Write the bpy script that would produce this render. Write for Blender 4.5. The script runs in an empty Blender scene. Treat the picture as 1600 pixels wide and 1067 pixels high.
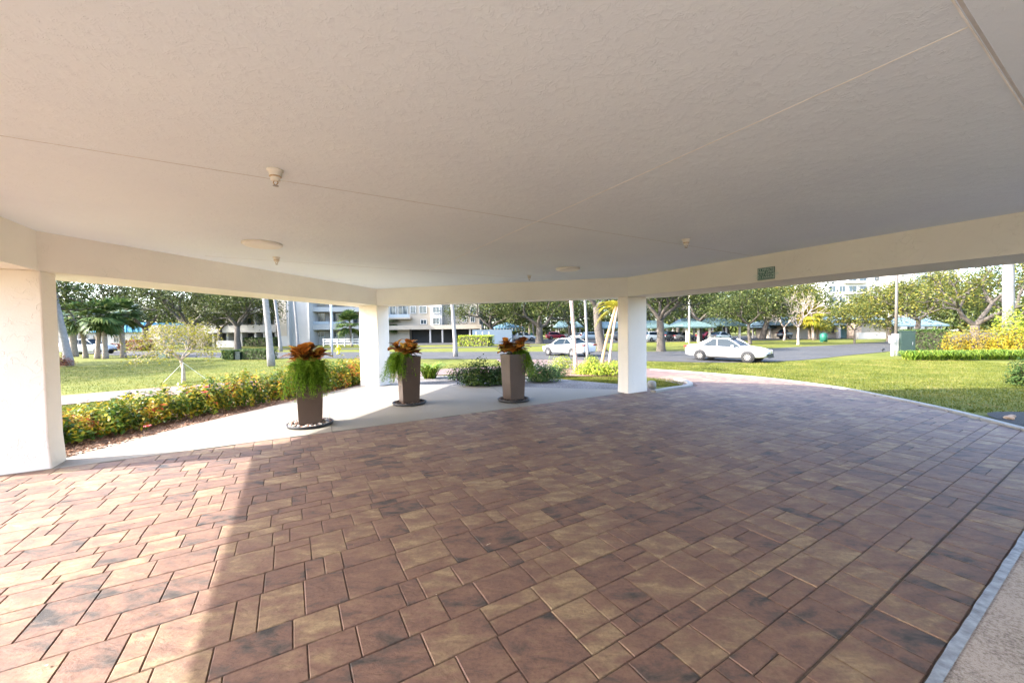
import bpy, bmesh, math, random
import numpy as np
from mathutils import Vector, Matrix
R = math.radians
rng = np.random.default_rng(7); random.seed(7)
scene = bpy.context.scene
col = scene.collection

# ------------------------------------------------------------------ camera, sky, sun, exposure
CAM_H, F_PX, PITCH, ROLL, IW, IH = 1.7, 595.29, R(1.6507), R(.779), 1600, 1067
cam_d = bpy.data.cameras.new('camera'); cam = bpy.data.objects.new('camera', cam_d); col.objects.link(cam)
cam_d.sensor_fit = 'HORIZONTAL'; cam_d.sensor_width = 36; cam_d.lens = 36 * F_PX / IW
cam_d.clip_start = .05; cam_d.clip_end = 3000
cam.matrix_world = Matrix.Translation((0, 0, CAM_H)) @ Matrix.Rotation(R(90) - PITCH, 4, 'X') @ Matrix.Rotation(-ROLL, 4, 'Z')
scene.camera = cam

SUN_EL, SUN_HEAD = R(35.3), R(76)                 # heading the shadows fall towards, clockwise from +Y
world = bpy.data.worlds.new('World'); scene.world = world; world.use_nodes = True
wn = world.node_tree; bg = wn.nodes['Background']
sky = wn.nodes.new('ShaderNodeTexSky'); sky.sky_type = 'NISHITA'; sky.sun_disc = False
sky.sun_elevation = SUN_EL; sky.sun_rotation = SUN_HEAD + math.pi
sky.air_density = .85; sky.dust_density = 2.2; sky.ozone_density = 1.0
wn.links.new(sky.outputs[0], bg.inputs[0]); bg.inputs[1].default_value = .15
sun_d = bpy.data.lights.new('sun', 'SUN'); sun = bpy.data.objects.new('sun', sun_d); col.objects.link(sun)
sun_d.energy = 2.0; sun_d.angle = R(.53); sun_d.color = (1, .965, .92)
sdir = Vector((math.sin(SUN_HEAD) * math.cos(SUN_EL), math.cos(SUN_HEAD) * math.cos(SUN_EL), -math.sin(SUN_EL)))
sun.rotation_euler = sdir.to_track_quat('-Z', 'Y').to_euler(); sun.location = (-20, -6, 20)
scene.view_settings.view_transform = 'Standard'; scene.view_settings.look = 'None'
scene.view_settings.exposure = 3.2; scene.view_settings.gamma = 1
scene.cycles.max_bounces = 14; scene.cycles.diffuse_bounces = 9; scene.cycles.transparent_max_bounces = 12
scene.cycles.sample_clamp_indirect = 8; scene.cycles.use_denoising = True
scene.cycles.caustics_reflective = False; scene.cycles.caustics_refractive = False

# ------------------------------------------------------------------ placing helpers
def ray(px, py):
    a, b = px - IW / 2, py - IH / 2
    cr, sr = math.cos(ROLL), math.sin(ROLL)
    X, Y = a * cr - b * sr, a * sr + b * cr
    x, u = X / F_PX, -Y / F_PX
    c, s = math.cos(PITCH), math.sin(PITCH)
    return (x, c + u * s, -s + u * c)
def on_plane(px, py, z):
    r = ray(px, py); t = (z - CAM_H) / r[2]; return (t * r[0], t * r[1], z)
def zt(x, y):                                        # the ground falls gently away from the entrance
    t = (math.hypot(x, y - 4) - 7.6) / 15; t = min(max(t, 0), 1)
    return -.42 * t * t * (3 - 2 * t)
def G(px, py):                                       # ground point seen at a spot of the photograph
    z = 0
    for _ in range(12):
        p = on_plane(px, py, z); z = zt(p[0], p[1])
    return Vector((p[0], p[1], z))
def at(px, py, D):                                   # point at a given depth
    r = ray(px, py); t = D / r[1]; return Vector((t * r[0], D, CAM_H + t * r[2]))

# ------------------------------------------------------------------ materials
MATS = {}
def new_mat(name):
    m = bpy.data.materials.new(name); m.use_nodes = True; MATS[name] = m
    nt = m.node_tree; return m, nt, nt.nodes['Principled BSDF']
def nd(nt, t, **kw):
    n = nt.nodes.new(t)
    for k, v in kw.items(): setattr(n, k, v)
    return n
def ramp(nt, stops, interp='LINEAR'):
    n = nt.nodes.new('ShaderNodeValToRGB'); e = n.color_ramp.elements; n.color_ramp.interpolation = interp
    while len(e) < len(stops): e.new(.5)
    for k, (p, c) in enumerate(stops): e[k].position = p; e[k].color = (*c, 1) if len(c) == 3 else c
    return n
def mat(name, c, rough=.7, var=.12, scale=6, bump=0, bscale=60, metal=0, spec=.5, coat=0, c2=None, detail=5):
    if name in MATS: return MATS[name]
    m, nt, b = new_mat(name); L = nt.links.new
    tc = nd(nt, 'ShaderNodeTexCoord')
    n = nd(nt, 'ShaderNodeTexNoise'); n.inputs['Scale'].default_value = scale; n.inputs['Detail'].default_value = detail
    L(tc.outputs['Object'], n.inputs['Vector'])
    lo = tuple(x * (1 - var) for x in c); hi = tuple(min(1, x * (1 + var)) for x in (c2 or c))
    r = ramp(nt, [(.3, lo), (.7, hi)]); L(n.outputs[0], r.inputs[0]); L(r.outputs[0], b.inputs['Base Color'])
    b.inputs['Roughness'].default_value = rough; b.inputs['Metallic'].default_value = metal
    b.inputs['Specular IOR Level'].default_value = spec; b.inputs['Coat Weight'].default_value = coat
    if bump:
        n2 = nd(nt, 'ShaderNodeTexNoise'); n2.inputs['Scale'].default_value = bscale; n2.inputs['Detail'].default_value = 4
        L(tc.outputs['Object'], n2.inputs['Vector'])
        bp = nd(nt, 'ShaderNodeBump'); bp.inputs['Strength'].default_value = bump; bp.inputs['Distance'].default_value = .02
        L(n2.outputs[0], bp.inputs['Height']); L(bp.outputs[0], b.inputs['Normal'])
    return m
def stucco(name, c, scale=9, strength=.5, var=.05):
    m, nt, b = new_mat(name); L = nt.links.new
    g = nd(nt, 'ShaderNodeNewGeometry')
    n = nd(nt, 'ShaderNodeTexNoise'); n.inputs['Scale'].default_value = scale; n.inputs['Detail'].default_value = 3; n.inputs['Distortion'].default_value = .6
    L(g.outputs['Position'], n.inputs['Vector'])
    ridge = ramp(nt, [(.40, (0, 0, 0)), (.485, (.15,) * 3), (.5, (1,) * 3), (.515, (.55,) * 3), (.62, (.45,) * 3)])
    L(n.outputs[0], ridge.inputs[0])
    msk = nd(nt, 'ShaderNodeTexNoise'); msk.inputs['Scale'].default_value = scale * .45; msk.inputs['Detail'].default_value = 2
    L(g.outputs['Position'], msk.inputs['Vector'])
    mr = ramp(nt, [(.42, (.12,) * 3), (.6, (1,) * 3)]); L(msk.outputs[0], mr.inputs[0])
    f = nd(nt, 'ShaderNodeTexNoise'); f.inputs['Scale'].default_value = 70; f.inputs['Detail'].default_value = 3
    L(g.outputs['Position'], f.inputs['Vector'])
    mu = nd(nt, 'ShaderNodeMath', operation='MULTIPLY'); L(ridge.outputs[0], mu.inputs[0]); L(mr.outputs[0], mu.inputs[1])
    ad = nd(nt, 'ShaderNodeMath', operation='MULTIPLY_ADD'); ad.inputs[1].default_value = .18; L(f.outputs[0], ad.inputs[0]); L(mu.outputs[0], ad.inputs[2])
    bp = nd(nt, 'ShaderNodeBump'); bp.inputs['Strength'].default_value = strength; bp.inputs['Distance'].default_value = .012
    L(ad.outputs[0], bp.inputs['Height']); L(bp.outputs[0], b.inputs['Normal'])
    n3 = nd(nt, 'ShaderNodeTexNoise'); n3.inputs['Scale'].default_value = .8; n3.inputs['Detail'].default_value = 6
    L(g.outputs['Position'], n3.inputs['Vector'])
    r = ramp(nt, [(.3, tuple(x * (1 - var) for x in c)), (.7, tuple(min(.95, x * (1 + var)) for x in c))]); L(n3.outputs[0], r.inputs[0])
    L(r.outputs[0], b.inputs['Base Color']); b.inputs['Roughness'].default_value = .85; b.inputs['Specular IOR Level'].default_value = .25
    return m
def leafmat(name, stops, trans=.3, rough=.5, clump=0, tcol=None):
    """leaf colours picked per leaf"""
    m, nt, b = new_mat(name); L = nt.links.new
    g = nd(nt, 'ShaderNodeNewGeometry'); r = ramp(nt, stops)
    src = g.outputs['Random Per Island']
    if clump:
        n = nd(nt, 'ShaderNodeTexNoise'); n.inputs['Scale'].default_value = clump; n.inputs['Detail'].default_value = 2
        L(g.outputs['Position'], n.inputs['Vector'])
        a = nd(nt, 'ShaderNodeMath', operation='MULTIPLY_ADD'); a.inputs[1].default_value = .55; a.inputs[2].default_value = -.5
        L(src, a.inputs[0]); a2 = nd(nt, 'ShaderNodeMath', operation='MULTIPLY_ADD'); a2.inputs[1].default_value = 1.5
        L(n.outputs[0], a2.inputs[0]); L(a.outputs[0], a2.inputs[2]); src = a2.outputs[0]
    L(src, r.inputs[0])
    L(r.outputs[0], b.inputs['Base Color']); b.inputs['Roughness'].default_value = rough; b.inputs['Specular IOR Level'].default_value = .12
    t = nd(nt, 'ShaderNodeBsdfTranslucent'); L(r.outputs[0], t.inputs[0])
    mx = nd(nt, 'ShaderNodeMixShader'); mx.inputs[0].default_value = trans
    L(b.outputs[0], mx.inputs[1]); L(t.outputs[0], mx.inputs[2])
    L(mx.outputs[0], nt.nodes['Material Output'].inputs[0])
    return m
def paver_mat(name, per_object):
    m, nt, b = new_mat(name); L = nt.links.new
    g = nd(nt, 'ShaderNodeNewGeometry')
    if per_object: rnd = nd(nt, 'ShaderNodeObjectInfo').outputs['Random']
    else: rnd = g.outputs['Random Per Island']
    wn_ = nd(nt, 'ShaderNodeTexWhiteNoise', noise_dimensions='1D'); L(rnd, wn_.inputs['W'])
    off = nd(nt, 'ShaderNodeVectorMath', operation='SCALE'); off.inputs['Scale'].default_value = 60; L(wn_.outputs['Color'], off.inputs[0])
    pos = nd(nt, 'ShaderNodeVectorMath', operation='ADD'); L(g.outputs['Position'], pos.inputs[0]); L(off.outputs[0], pos.inputs[1])
    mp = nd(nt, 'ShaderNodeMapping'); mp.inputs['Rotation'].default_value = (0, 0, R(-30)); mp.inputs['Scale'].default_value = (1, 2.2, 1)
    L(pos.outputs[0], mp.inputs[0])
    n1 = nd(nt, 'ShaderNodeTexNoise'); n1.inputs['Scale'].default_value = 4.2; n1.inputs['Detail'].default_value = 6; n1.inputs['Roughness'].default_value = .62; n1.inputs['Distortion'].default_value = .4
    L(mp.outputs[0], n1.inputs['Vector'])
    sp = nd(nt, 'ShaderNodeSeparateColor'); L(wn_.outputs['Color'], sp.inputs[0])
    # tone = piece's own tone + cloudy blend within the piece
    a = nd(nt, 'ShaderNodeMath', operation='MULTIPLY_ADD'); a.inputs[1].default_value = .5; L(sp.outputs[0], a.inputs[0])
    n1s = nd(nt, 'ShaderNodeMath', operation='MULTIPLY_ADD'); n1s.inputs[1].default_value = 1.85; n1s.inputs[2].default_value = -.64; L(n1.outputs[0], n1s.inputs[0])
    L(n1s.outputs[0], a.inputs[2])
    r = ramp(nt, [(.02, (.05, .044, .042)), (.14, (.092, .07, .06)), (.32, (.155, .093, .073)), (.54, (.19, .113, .083)), (.72, (.212, .14, .095)), (.88, (.26, .182, .113)), (.99, (.30, .22, .135))])
    L(a.outputs[0], r.inputs[0])
    n2 = nd(nt, 'ShaderNodeTexNoise'); n2.inputs['Scale'].default_value = 46; n2.inputs['Detail'].default_value = 8; n2.inputs['Roughness'].default_value = .8
    L(pos.outputs[0], n2.inputs['Vector'])
    dk = ramp(nt, [(.3, (.5,) * 3), (.5, (.95,) * 3), (.72, (1.25,) * 3)]); L(n2.outputs[0], dk.inputs[0])
    mx = nd(nt, 'ShaderNodeMix', data_type='RGBA', blend_type='MULTIPLY'); mx.inputs['Factor'].default_value = .8
    L(r.outputs[0], mx.inputs['A']); L(dk.outputs[0], mx.inputs['B']); L(mx.outputs['Result'], b.inputs['Base Color'])
    # slate-like relief
    n3 = nd(nt, 'ShaderNodeTexNoise'); n3.inputs['Scale'].default_value = 7; n3.inputs['Detail'].default_value = 8; n3.inputs['Roughness'].default_value = .6; n3.inputs['Distortion'].default_value = .35
    L(mp.outputs[0], n3.inputs['Vector'])
    bp = nd(nt, 'ShaderNodeBump'); bp.inputs['Strength'].default_value = .55; bp.inputs['Distance'].default_value = .02; L(n3.outputs[0], bp.inputs['Height'])
    L(bp.outputs[0], b.inputs['Normal'])
    rr = ramp(nt, [(.3, (.6,) * 3), (.7, (.8,) * 3)]); L(n2.outputs[0], rr.inputs[0]); L(rr.outputs[0], b.inputs['Roughness'])
    b.inputs['Specular IOR Level'].default_value = .3
    return m
def ground_mat(name, stops, scales=(.5, 9, 90), bump=.4, rough=.95):
    m, nt, b = new_mat(name); L = nt.links.new
    g = nd(nt, 'ShaderNodeNewGeometry'); outs = []
    for s in scales:
        n = nd(nt, 'ShaderNodeTexNoise'); n.inputs['Scale'].default_value = s; n.inputs['Detail'].default_value = 6
        L(g.outputs['Position'], n.inputs['Vector']); outs.append(n.outputs[0])
    a = nd(nt, 'ShaderNodeMath', operation='MULTIPLY_ADD'); a.inputs[1].default_value = .6; L(outs[1], a.inputs[0])
    b0 = nd(nt, 'ShaderNodeMath', operation='MULTIPLY'); b0.inputs[1].default_value = .55; L(outs[0], b0.inputs[0]); L(b0.outputs[0], a.inputs[2])
    c = nd(nt, 'ShaderNodeMath', operation='MULTIPLY_ADD'); c.inputs[1].default_value = .5; L(outs[2], c.inputs[0])
    d = nd(nt, 'ShaderNodeMath', operation='ADD'); d.inputs[1].default_value = -.32; L(a.outputs[0], d.inputs[0]); L(d.outputs[0], c.inputs[2])
    r = ramp(nt, stops); L(c.outputs[0], r.inputs[0]); L(r.outputs[0], b.inputs['Base Color'])
    b.inputs['Roughness'].default_value = rough; b.inputs['Specular IOR Level'].default_value = .2
    if bump:
        bp = nd(nt, 'ShaderNodeBump'); bp.inputs['Strength'].default_value = bump; bp.inputs['Distance'].default_value = .03
        L(outs[2], bp.inputs['Height']); L(bp.outputs[0], b.inputs['Normal'])
    return m

ceil_m = stucco('ceiling_stucco', (.80, .87, .945), 19, .42, .03)
beam_m = stucco('beam_stucco', (.84, .80, .735), 6, .6, .05)
colm_m = stucco('column_stucco', (.83, .775, .71), 6, .6, .04)
pav_o = paver_mat('paver_piece', True); pav_i = paver_mat('paver_field', False)
sand_m = mat('joint_sand', (.10, .075, .058), .95, .2, 40)
conc_m = mat('walk_concrete', (.225, .202, .168), .8, .05, 1.2, .12, 200)
aggr_m = ground_mat('aggregate', [(.3, (.16, .14, .13)), (.45, (.36, .31, .28)), (.6, (.52, .47, .44)), (.75, (.30, .25, .22))], (2, 60, 220), .5, .8)
edge_m = mat('painted_edge', (.27, .31, .38), .6, .35, 18, .4, 60)
kerb_m = mat('kerb_concrete', (.28, .262, .235), .85, .12, 5, .3, 90)
grass_m = ground_mat('lawn', [(.2, (.042, .056, .006)), (.42, (.078, .092, .009)), (.58, (.112, .113, .014)), (.74, (.17, .14, .04))])
asph_m = ground_mat('asphalt', [(.3, (.042, .042, .042)), (.7, (.068, .066, .064))], (.3, 5, 120), .3, .85)
drive_m = None
mulch_m = ground_mat('mulch', [(.3, (.08, .045, .03)), (.5, (.2, .12, .078)), (.7, (.34, .22, .155))], (1, 22, 70), 1.0)
grav_m = ground_mat('gravel', [(.3, (.06, .058, .056)), (.5, (.15, .14, .135)), (.7, (.28, .26, .25))], (1, 18, 50), 1.0)
bark_m = mat('bark', (.075, .062, .05), .9, .35, 9, .9, 25)
palmb_m = mat('royal_palm_bark', (.22, .205, .195), .85, .15, 7, .5, 18)
sabal_m = mat('sabal_bark', (.23, .185, .15), .95, .35, 12, 1.0, 14)
green_m = mat('green_metal', (.012, .028, .022), .5, .06, 3)
white_m = mat('white_paint', (.5, .5, .485), .55, .04, 3)
pole_m = mat('pole_brown', (.09, .075, .06), .5, .1, 4)
glass_m = mat('window_glass', (.03, .05, .065), .06, .3, .6, spec=.9)
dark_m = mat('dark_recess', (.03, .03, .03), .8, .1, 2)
metal_m = mat('grey_metal', (.35, .35, .36), .4, .08, 4, metal=.8)

# ------------------------------------------------------------------ mesh helpers
def tag(o, label=None, cat=None, group=None, kind=None):
    for k, v in (('label', label), ('category', cat), ('group', group), ('kind', kind)):
        if v: o[k] = v
    return o
def empty(name, loc=(0, 0, 0), rz=0, label=None, cat=None, group=None):
    o = bpy.data.objects.new(name, None); col.objects.link(o); o.location = loc; o.rotation_euler = (0, 0, rz); o.empty_display_size = .2
    return tag(o, label, cat, group)
def mesh_obj(name, verts, faces, m, parent=None, smooth=False):
    me = bpy.data.meshes.new(name); me.from_pydata([tuple(v) for v in verts], [], [tuple(f) for f in faces]); me.update()
    if m: me.materials.append(m)
    if smooth: me.polygons.foreach_set('use_smooth', [True] * len(me.polygons))
    o = bpy.data.objects.new(name, me); col.objects.link(o); o.parent = parent
    return o
class MB:
    def __init__(s): s.v = []; s.f = []
    def add(s, V, Fc):
        k = len(s.v); s.v.extend(tuple(map(float, p)) for p in V); s.f.extend(tuple(i + k for i in f) for f in Fc); return s
    def box(s, c, d, rz=0, taper=1):
        x, y, z = (t / 2 for t in d); cs, sn = math.cos(rz), math.sin(rz); V = []
        for (a, b, e) in ((-1,-1,-1),(1,-1,-1),(1,1,-1),(-1,1,-1),(-1,-1,1),(1,-1,1),(1,1,1),(-1,1,1)):
            k = taper if e > 0 else 1
            X, Y = a * x * k, b * y * k
            V.append((c[0] + X * cs - Y * sn, c[1] + X * sn + Y * cs, c[2] + e * z))
        return s.add(V, [(3,2,1,0),(4,5,6,7),(0,1,5,4),(1,2,6,5),(2,3,7,6),(3,0,4,7)])
    def prism(s, poly, z0, z1):
        n = len(poly); V = [(*p[:2], z0) for p in poly] + [(*p[:2], z1) for p in poly]
        A = sum(poly[i][0] * poly[(i + 1) % n][1] - poly[(i + 1) % n][0] * poly[i][1] for i in range(n))
        Fc = [tuple(range(n - 1, -1, -1)), tuple(range(n, 2 * n))] + [(i, (i + 1) % n, n + (i + 1) % n, n + i) for i in range(n)]
        if A < 0: Fc = [tuple(reversed(f)) for f in Fc]
        return s.add(V, Fc)
    def tube(s, pts, rad, n=8, cap=True):
        pts = [Vector(p) for p in pts]; rings = []
        if not isinstance(rad, (list, tuple)): rad = [rad] * len(pts)
        up = Vector((0, 0, 1)); prev = None
        for i, p in enumerate(pts):
            t = (pts[min(i + 1, len(pts) - 1)] - pts[max(i - 1, 0)]).normalized()
            a = t.cross(prev if prev else (Vector((1, 0, 0)) if abs(t.z) > .8 else up))
            if a.length < 1e-4: a = t.cross(Vector((0, 1, 0)))
            a.normalize(); b = t.cross(a).normalized(); prev = -b if False else (a.cross(t)).normalized()
            rings.append([p + (a * math.cos(2 * math.pi * k / n) + b * math.sin(2 * math.pi * k / n)) * rad[i] for k in range(n)])
        V = [q for r_ in rings for q in r_]; Fc = []
        for i in range(len(pts) - 1):
            for k in range(n): Fc.append((i*n+k, i*n+(k+1)%n, (i+1)*n+(k+1)%n, (i+1)*n+k))
        if cap: Fc += [tuple(range(n - 1, -1, -1)), tuple((len(pts)-1)*n + k for k in range(n))]
        return s.add(V, Fc)
    def lathe(s, prof, c=(0, 0, 0), n=20, axis='z', cap=True):
        V = []; 
        for (r_, z) in prof:
            for k in range(n):
                a = 2 * math.pi * k / n; p = (r_ * math.cos(a), r_ * math.sin(a), z)
                if axis == 'x': p = (p[2], p[0], p[1])
                if axis == 'y': p = (p[0], p[2], p[1])
                V.append((c[0] + p[0], c[1] + p[1], c[2] + p[2]))
        Fc = []; m_ = len(prof)
        for i in range(m_ - 1):
            for k in range(n): Fc.append((i*n+k, i*n+(k+1)%n, (i+1)*n+(k+1)%n, (i+1)*n+k))
        if cap: Fc += [tuple(range(n - 1, -1, -1)), tuple((m_-1)*n + k for k in range(n))]
        return s.add(V, Fc)
    def build(s, name, m, parent=None, smooth=False):
        return mesh_obj(name, s.v, s.f, m, parent, smooth)
def copy_tree(o, parent=None):
    c = o.copy(); col.objects.link(c)
    if parent is not None: c.parent = parent
    for ch in list(o.children): copy_tree(ch, c)
    return c
def leaves(centres, normals, size, aspect=.45, jitter=.6, fold=.15, droop=None, rg=rng):
    """leaf-sized folded faces: each leaf is two triangles pairs about its midrib"""
    n = len(centres); C = np.asarray(centres, float); N = np.asarray(normals, float)
    N = N + rg.normal(0, jitter, (n, 3)); N /= np.linalg.norm(N, axis=1)[:, None] + 1e-9
    T = rg.normal(0, 1, (n, 3)); 
    if droop is not None: T = T * .5 + np.asarray(droop)
    T -= (T * N).sum(1)[:, None] * N; T /= np.linalg.norm(T, axis=1)[:, None] + 1e-9
    B = np.cross(N, T); s = (np.asarray(size) * rg.uniform(.65, 1.3, n))[:, None]
    base = C - T * s * .5; tip = C + T * s * .5; w = s * aspect * .5
    l = C + B * w + N * s * fold; r = C - B * w + N * s * fold
    V = np.stack([base, r, tip, l], 1).reshape(-1, 3)
    return V, (np.arange(n)[:, None] * 4 + np.array([[0, 1, 2, 3]]))
def fast_mesh(name, V, Fq, m, parent=None):
    """quads only, quick"""
    me = bpy.data.meshes.new(name); nv, nf = len(V), len(Fq)
    me.vertices.add(nv); me.vertices.foreach_set('co', np.asarray(V, np.float32).ravel())
    k = Fq.shape[1]; me.loops.add(nf * k); me.loops.foreach_set('vertex_index', np.asarray(Fq, np.int32).ravel())
    me.polygons.add(nf); me.polygons.foreach_set('loop_start', np.arange(nf, dtype=np.int32) * k)
    me.update(calc_edges=True); me.validate()
    if m: me.materials.append(m)
    o = bpy.data.objects.new(name, me); col.objects.link(o); o.parent = parent
    return o
# ------------------------------------------------------------------ plan of the covered entrance
UU = np.array([-.5053, .863]); VV = np.array([.863, .5053])          # drive lane: UU across, VV along
def uv(u, v): p = UU * u + VV * v; return (float(p[0]), float(p[1]))
def to_uv(x, y): return (x * UU[0] + y * UU[1], x * VV[0] + y * VV[1])
PA, PB, PC = (-6.0225, 4.8746), (-4.1958, 11.8852), (3.0381, 9.9782)
ZC, ZB, ZR = 3.044, 2.544, 3.22
BACK = -7.5
PD = (PC[0] - UU[0] * (to_uv(*PC)[0] - BACK), PC[1] - UU[1] * (to_uv(*PC)[0] - BACK))
PE = (PA[0] - UU[0] * (to_uv(*PA)[0] - BACK), PA[1] - UU[1] * (to_uv(*PA)[0] - BACK))

# ground sheets -----------------------------------------------------
def grid_sheet(name, xs, ys, dz, m):
    V = [(x, y, zt(x, y) + dz) for y in ys for x in xs]; nx = len(xs)
    Fc = [(j*nx+i, j*nx+i+1, (j+1)*nx+i+1, (j+1)*nx+i) for j in range(len(ys)-1) for i in range(nx-1)]
    return mesh_obj(name, V, Fc, m, None, True)
xs = sorted(set([-900, -500, -250, -150, -100, -70, -50] + list(np.arange(-36, 36.1, 1.0)) + [45, 60, 80, 110, 150, 250, 500, 900]))
ys = sorted(set([-200, -90, -50, -25] + list(np.arange(-15, 34.1, 1.0)) + [40, 50, 65, 80, 100, 130, 180, 300, 600, 1400]))
lawn = tag(grid_sheet('lawn', xs, ys, -.035, grass_m), 'mown green lawn around the entrance drive', 'lawn', kind='structure')

def smooth_line(P, n=8):
    P = [Vector((*p[:2], 0)) for p in P]; out = []
    for i in range(len(P) - 1):
        p0, p1, p2, p3 = P[max(i-1, 0)], P[i], P[i+1], P[min(i+2, len(P)-1)]
        for k in range(n):
            t = k / n
            out.append(.5 * ((2*p1) + (p2-p0)*t + (2*p0-5*p1+4*p2-p3)*t*t + (3*p1-p0-3*p2+p3)*t**3))
    return out + [P[-1]]
def strip(name, left, right, dz, m, cross=6):
    n = len(left); V = []; Fc = []
    for a, b in zip(left, right):
        for k in range(cross + 1):
            p = a.lerp(b, k / cross); V.append((p.x, p.y, zt(p.x, p.y) + dz))
    w = cross + 1
    for i in range(n - 1):
        for k in range(cross): Fc.append((i*w+k, i*w+k+1, (i+1)*w+k+1, (i+1)*w+k))
    o = mesh_obj(name, V, Fc, m, None, True)
    if o.data.polygons and o.data.polygons[0].normal.z < 0: o.data.flip_normals()
    return o
def band(name, centre, half, dz, m, n=8, cross=4):
    c = smooth_line(centre, n); L_, R_ = [], []
    for i, p in enumerate(c):
        t = (c[min(i+1, len(c)-1)] - c[max(i-1, 0)]).normalized(); q = Vector((-t.y, t.x, 0))
        hw = half[0] + (half[1] - half[0]) * i / (len(c) - 1) if isinstance(half, tuple) else half
        L_.append(p + q * hw); R_.append(p - q * hw)
    return strip(name, L_, R_, dz, m, cross)
# brick-paved loop drive material
def brick_mat():
    m, nt, b = new_mat('drive_pavers'); L = nt.links.new
    g = nd(nt, 'ShaderNodeNewGeometry'); mp = nd(nt, 'ShaderNodeMapping'); mp.inputs['Rotation'].default_value = (0, 0, R(-30.3))
    L(g.outputs['Position'], mp.inputs[0])
    br = nd(nt, 'ShaderNodeTexBrick'); br.inputs['Scale'].default_value = 1; br.inputs['Brick Width'].default_value = .34; br.inputs['Row Height'].default_value = .25
    br.inputs['Mortar Size'].default_value = .006; br.inputs['Color1'].default_value = (.12, .068, .052, 1); br.inputs['Color2'].default_value = (.16, .102, .076, 1); br.inputs['Mortar'].default_value = (.16, .11, .085, 1)
    L(mp.outputs[0], br.inputs['Vector'])
    n = nd(nt, 'ShaderNodeTexNoise'); n.inputs['Scale'].default_value = 2.6; n.inputs['Detail'].default_value = 7; L(mp.outputs[0], n.inputs['Vector'])
    r = ramp(nt, [(.3, (.62, .6, .62)), (.5, (.95, .93, .92)), (.72, (1.2, 1.15, 1.1))]); L(n.outputs[0], r.inputs[0])
    mx = nd(nt, 'ShaderNodeMix', data_type='RGBA', blend_type='MULTIPLY'); mx.inputs['Factor'].default_value = 1
    L(br.outputs[0], mx.inputs['A']); L(r.outputs[0], mx.inputs['B']); L(mx.outputs['Result'], b.inputs['Base Color'])
    b.inputs['Roughness'].default_value = .6
    return m
drive_m = brick_mat()
# street: near edge / far edge
near = smooth_line([(-110, 84), (-75, 62), (-40, 40), (-14, 31.6), (1.6, 28), (8, 25.6), (13, 23.3), (18.5, 24.3), (25, 28), (34, 33), (62, 50), (120, 84)], 6)
far_ = smooth_line([(-120, 100), (-85, 76), (-50, 51), (-20, 42.5), (0, 38.5), (9, 36.5), (15, 35.5), (24, 37.5), (32, 41), (40, 45), (64, 59), (118, 96)], 6)
street = tag(strip('street', near, far_, -.014, asph_m, 8), 'grey asphalt street passing the lawn', 'street', kind='structure')
lot = tag(strip('parking_lot', [Vector((x, 58 + abs(x - 8) * .12, 0)) for x in range(-22, 84, 4)], [Vector((x, 92 + abs(x) * .1, 0)) for x in range(-22, 84, 4)], -.012, asph_m, 6), 'asphalt parking lot by the carports', 'parking lot', kind='structure')
backroad = tag(band('access_road', [(-75, 66), (-48, 56), (-25, 51), (-8, 50.5), (4, 53)], 1.6, -.013, asph_m), 'narrow asphalt road in front of the apartment building', 'road', kind='structure')
# loop drive
loop_c = [(4.6, 4.4), (6.4, 8.0), (7.35, 11.2), (6.7, 14.6), (4.6, 18.1), (1.7, 20.2), (-2.6, 18.4), (-7.6, 15.6), (-12.4, 13.0), (-15.4, 10.2), (-15.6, 6.2), (-12.2, 2.0), (-7, -.5)]
driveway = tag(band('driveway', loop_c, (2.25, 1.95), -.012, drive_m, 10), 'pinkish paver driveway looping round the planted island', 'driveway', kind='structure')
apron = tag(strip('driveway_apron', smooth_line([(-1.2, 19.4), (-.6, 23), (-1.2, 28.4)], 5), smooth_line([(5.4, 18.6), (5.2, 22), (6.6, 26.2)], 5), -.009, drive_m), 'paver apron joining the driveway to the street', 'driveway', kind='structure')

# concrete walk under the canopy (triangle beyond the lane)
def flat(name, poly, z, m, th=.05, kind='structure', label=None, cat=None):
    o = MB().prism(poly, z - th, z).build(name, m); return tag(o, label, cat, kind=kind)
uAC = 7.2
def off(p, q, d):                                                     # outward offset of line p-q (left of travel)
    t = Vector((q[0]-p[0], q[1]-p[1])).normalized(); nrm = Vector((-t.y, t.x)) * d
    return (p[0]+nrm.x, p[1]+nrm.y), (q[0]+nrm.x, q[1]+nrm.y)
a0, b0 = off(PA, PB, .75); b1, c1 = off(PB, PC, .62)
walk_poly = [uv(uAC, -3.2), uv(uAC, 8.15), (c1[0] + .1, c1[1]), (b1[0] + .1, b1[1] - .02), (b0[0] + .1, b0[1] + .6), (a0[0] + .3, a0[1] + .3), uv(uAC + .5, -3.6)]
flat('concrete_walk', walk_poly, .004, conc_m, .06, label='pale smooth concrete walk under the canopy holding the planters', cat='walkway')
# a saw-cut joint in the walk
jb = MB().box(((PB[0]+.35), (PB[1]-1.35), .0045), (.012, 2.6, .004), R(-52)).build('control_joint', mat('joint_dark', (.12, .108, .09), .9)); tag(jb, 'thin saw cut joint across the concrete walk', 'joint', kind='structure')

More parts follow.
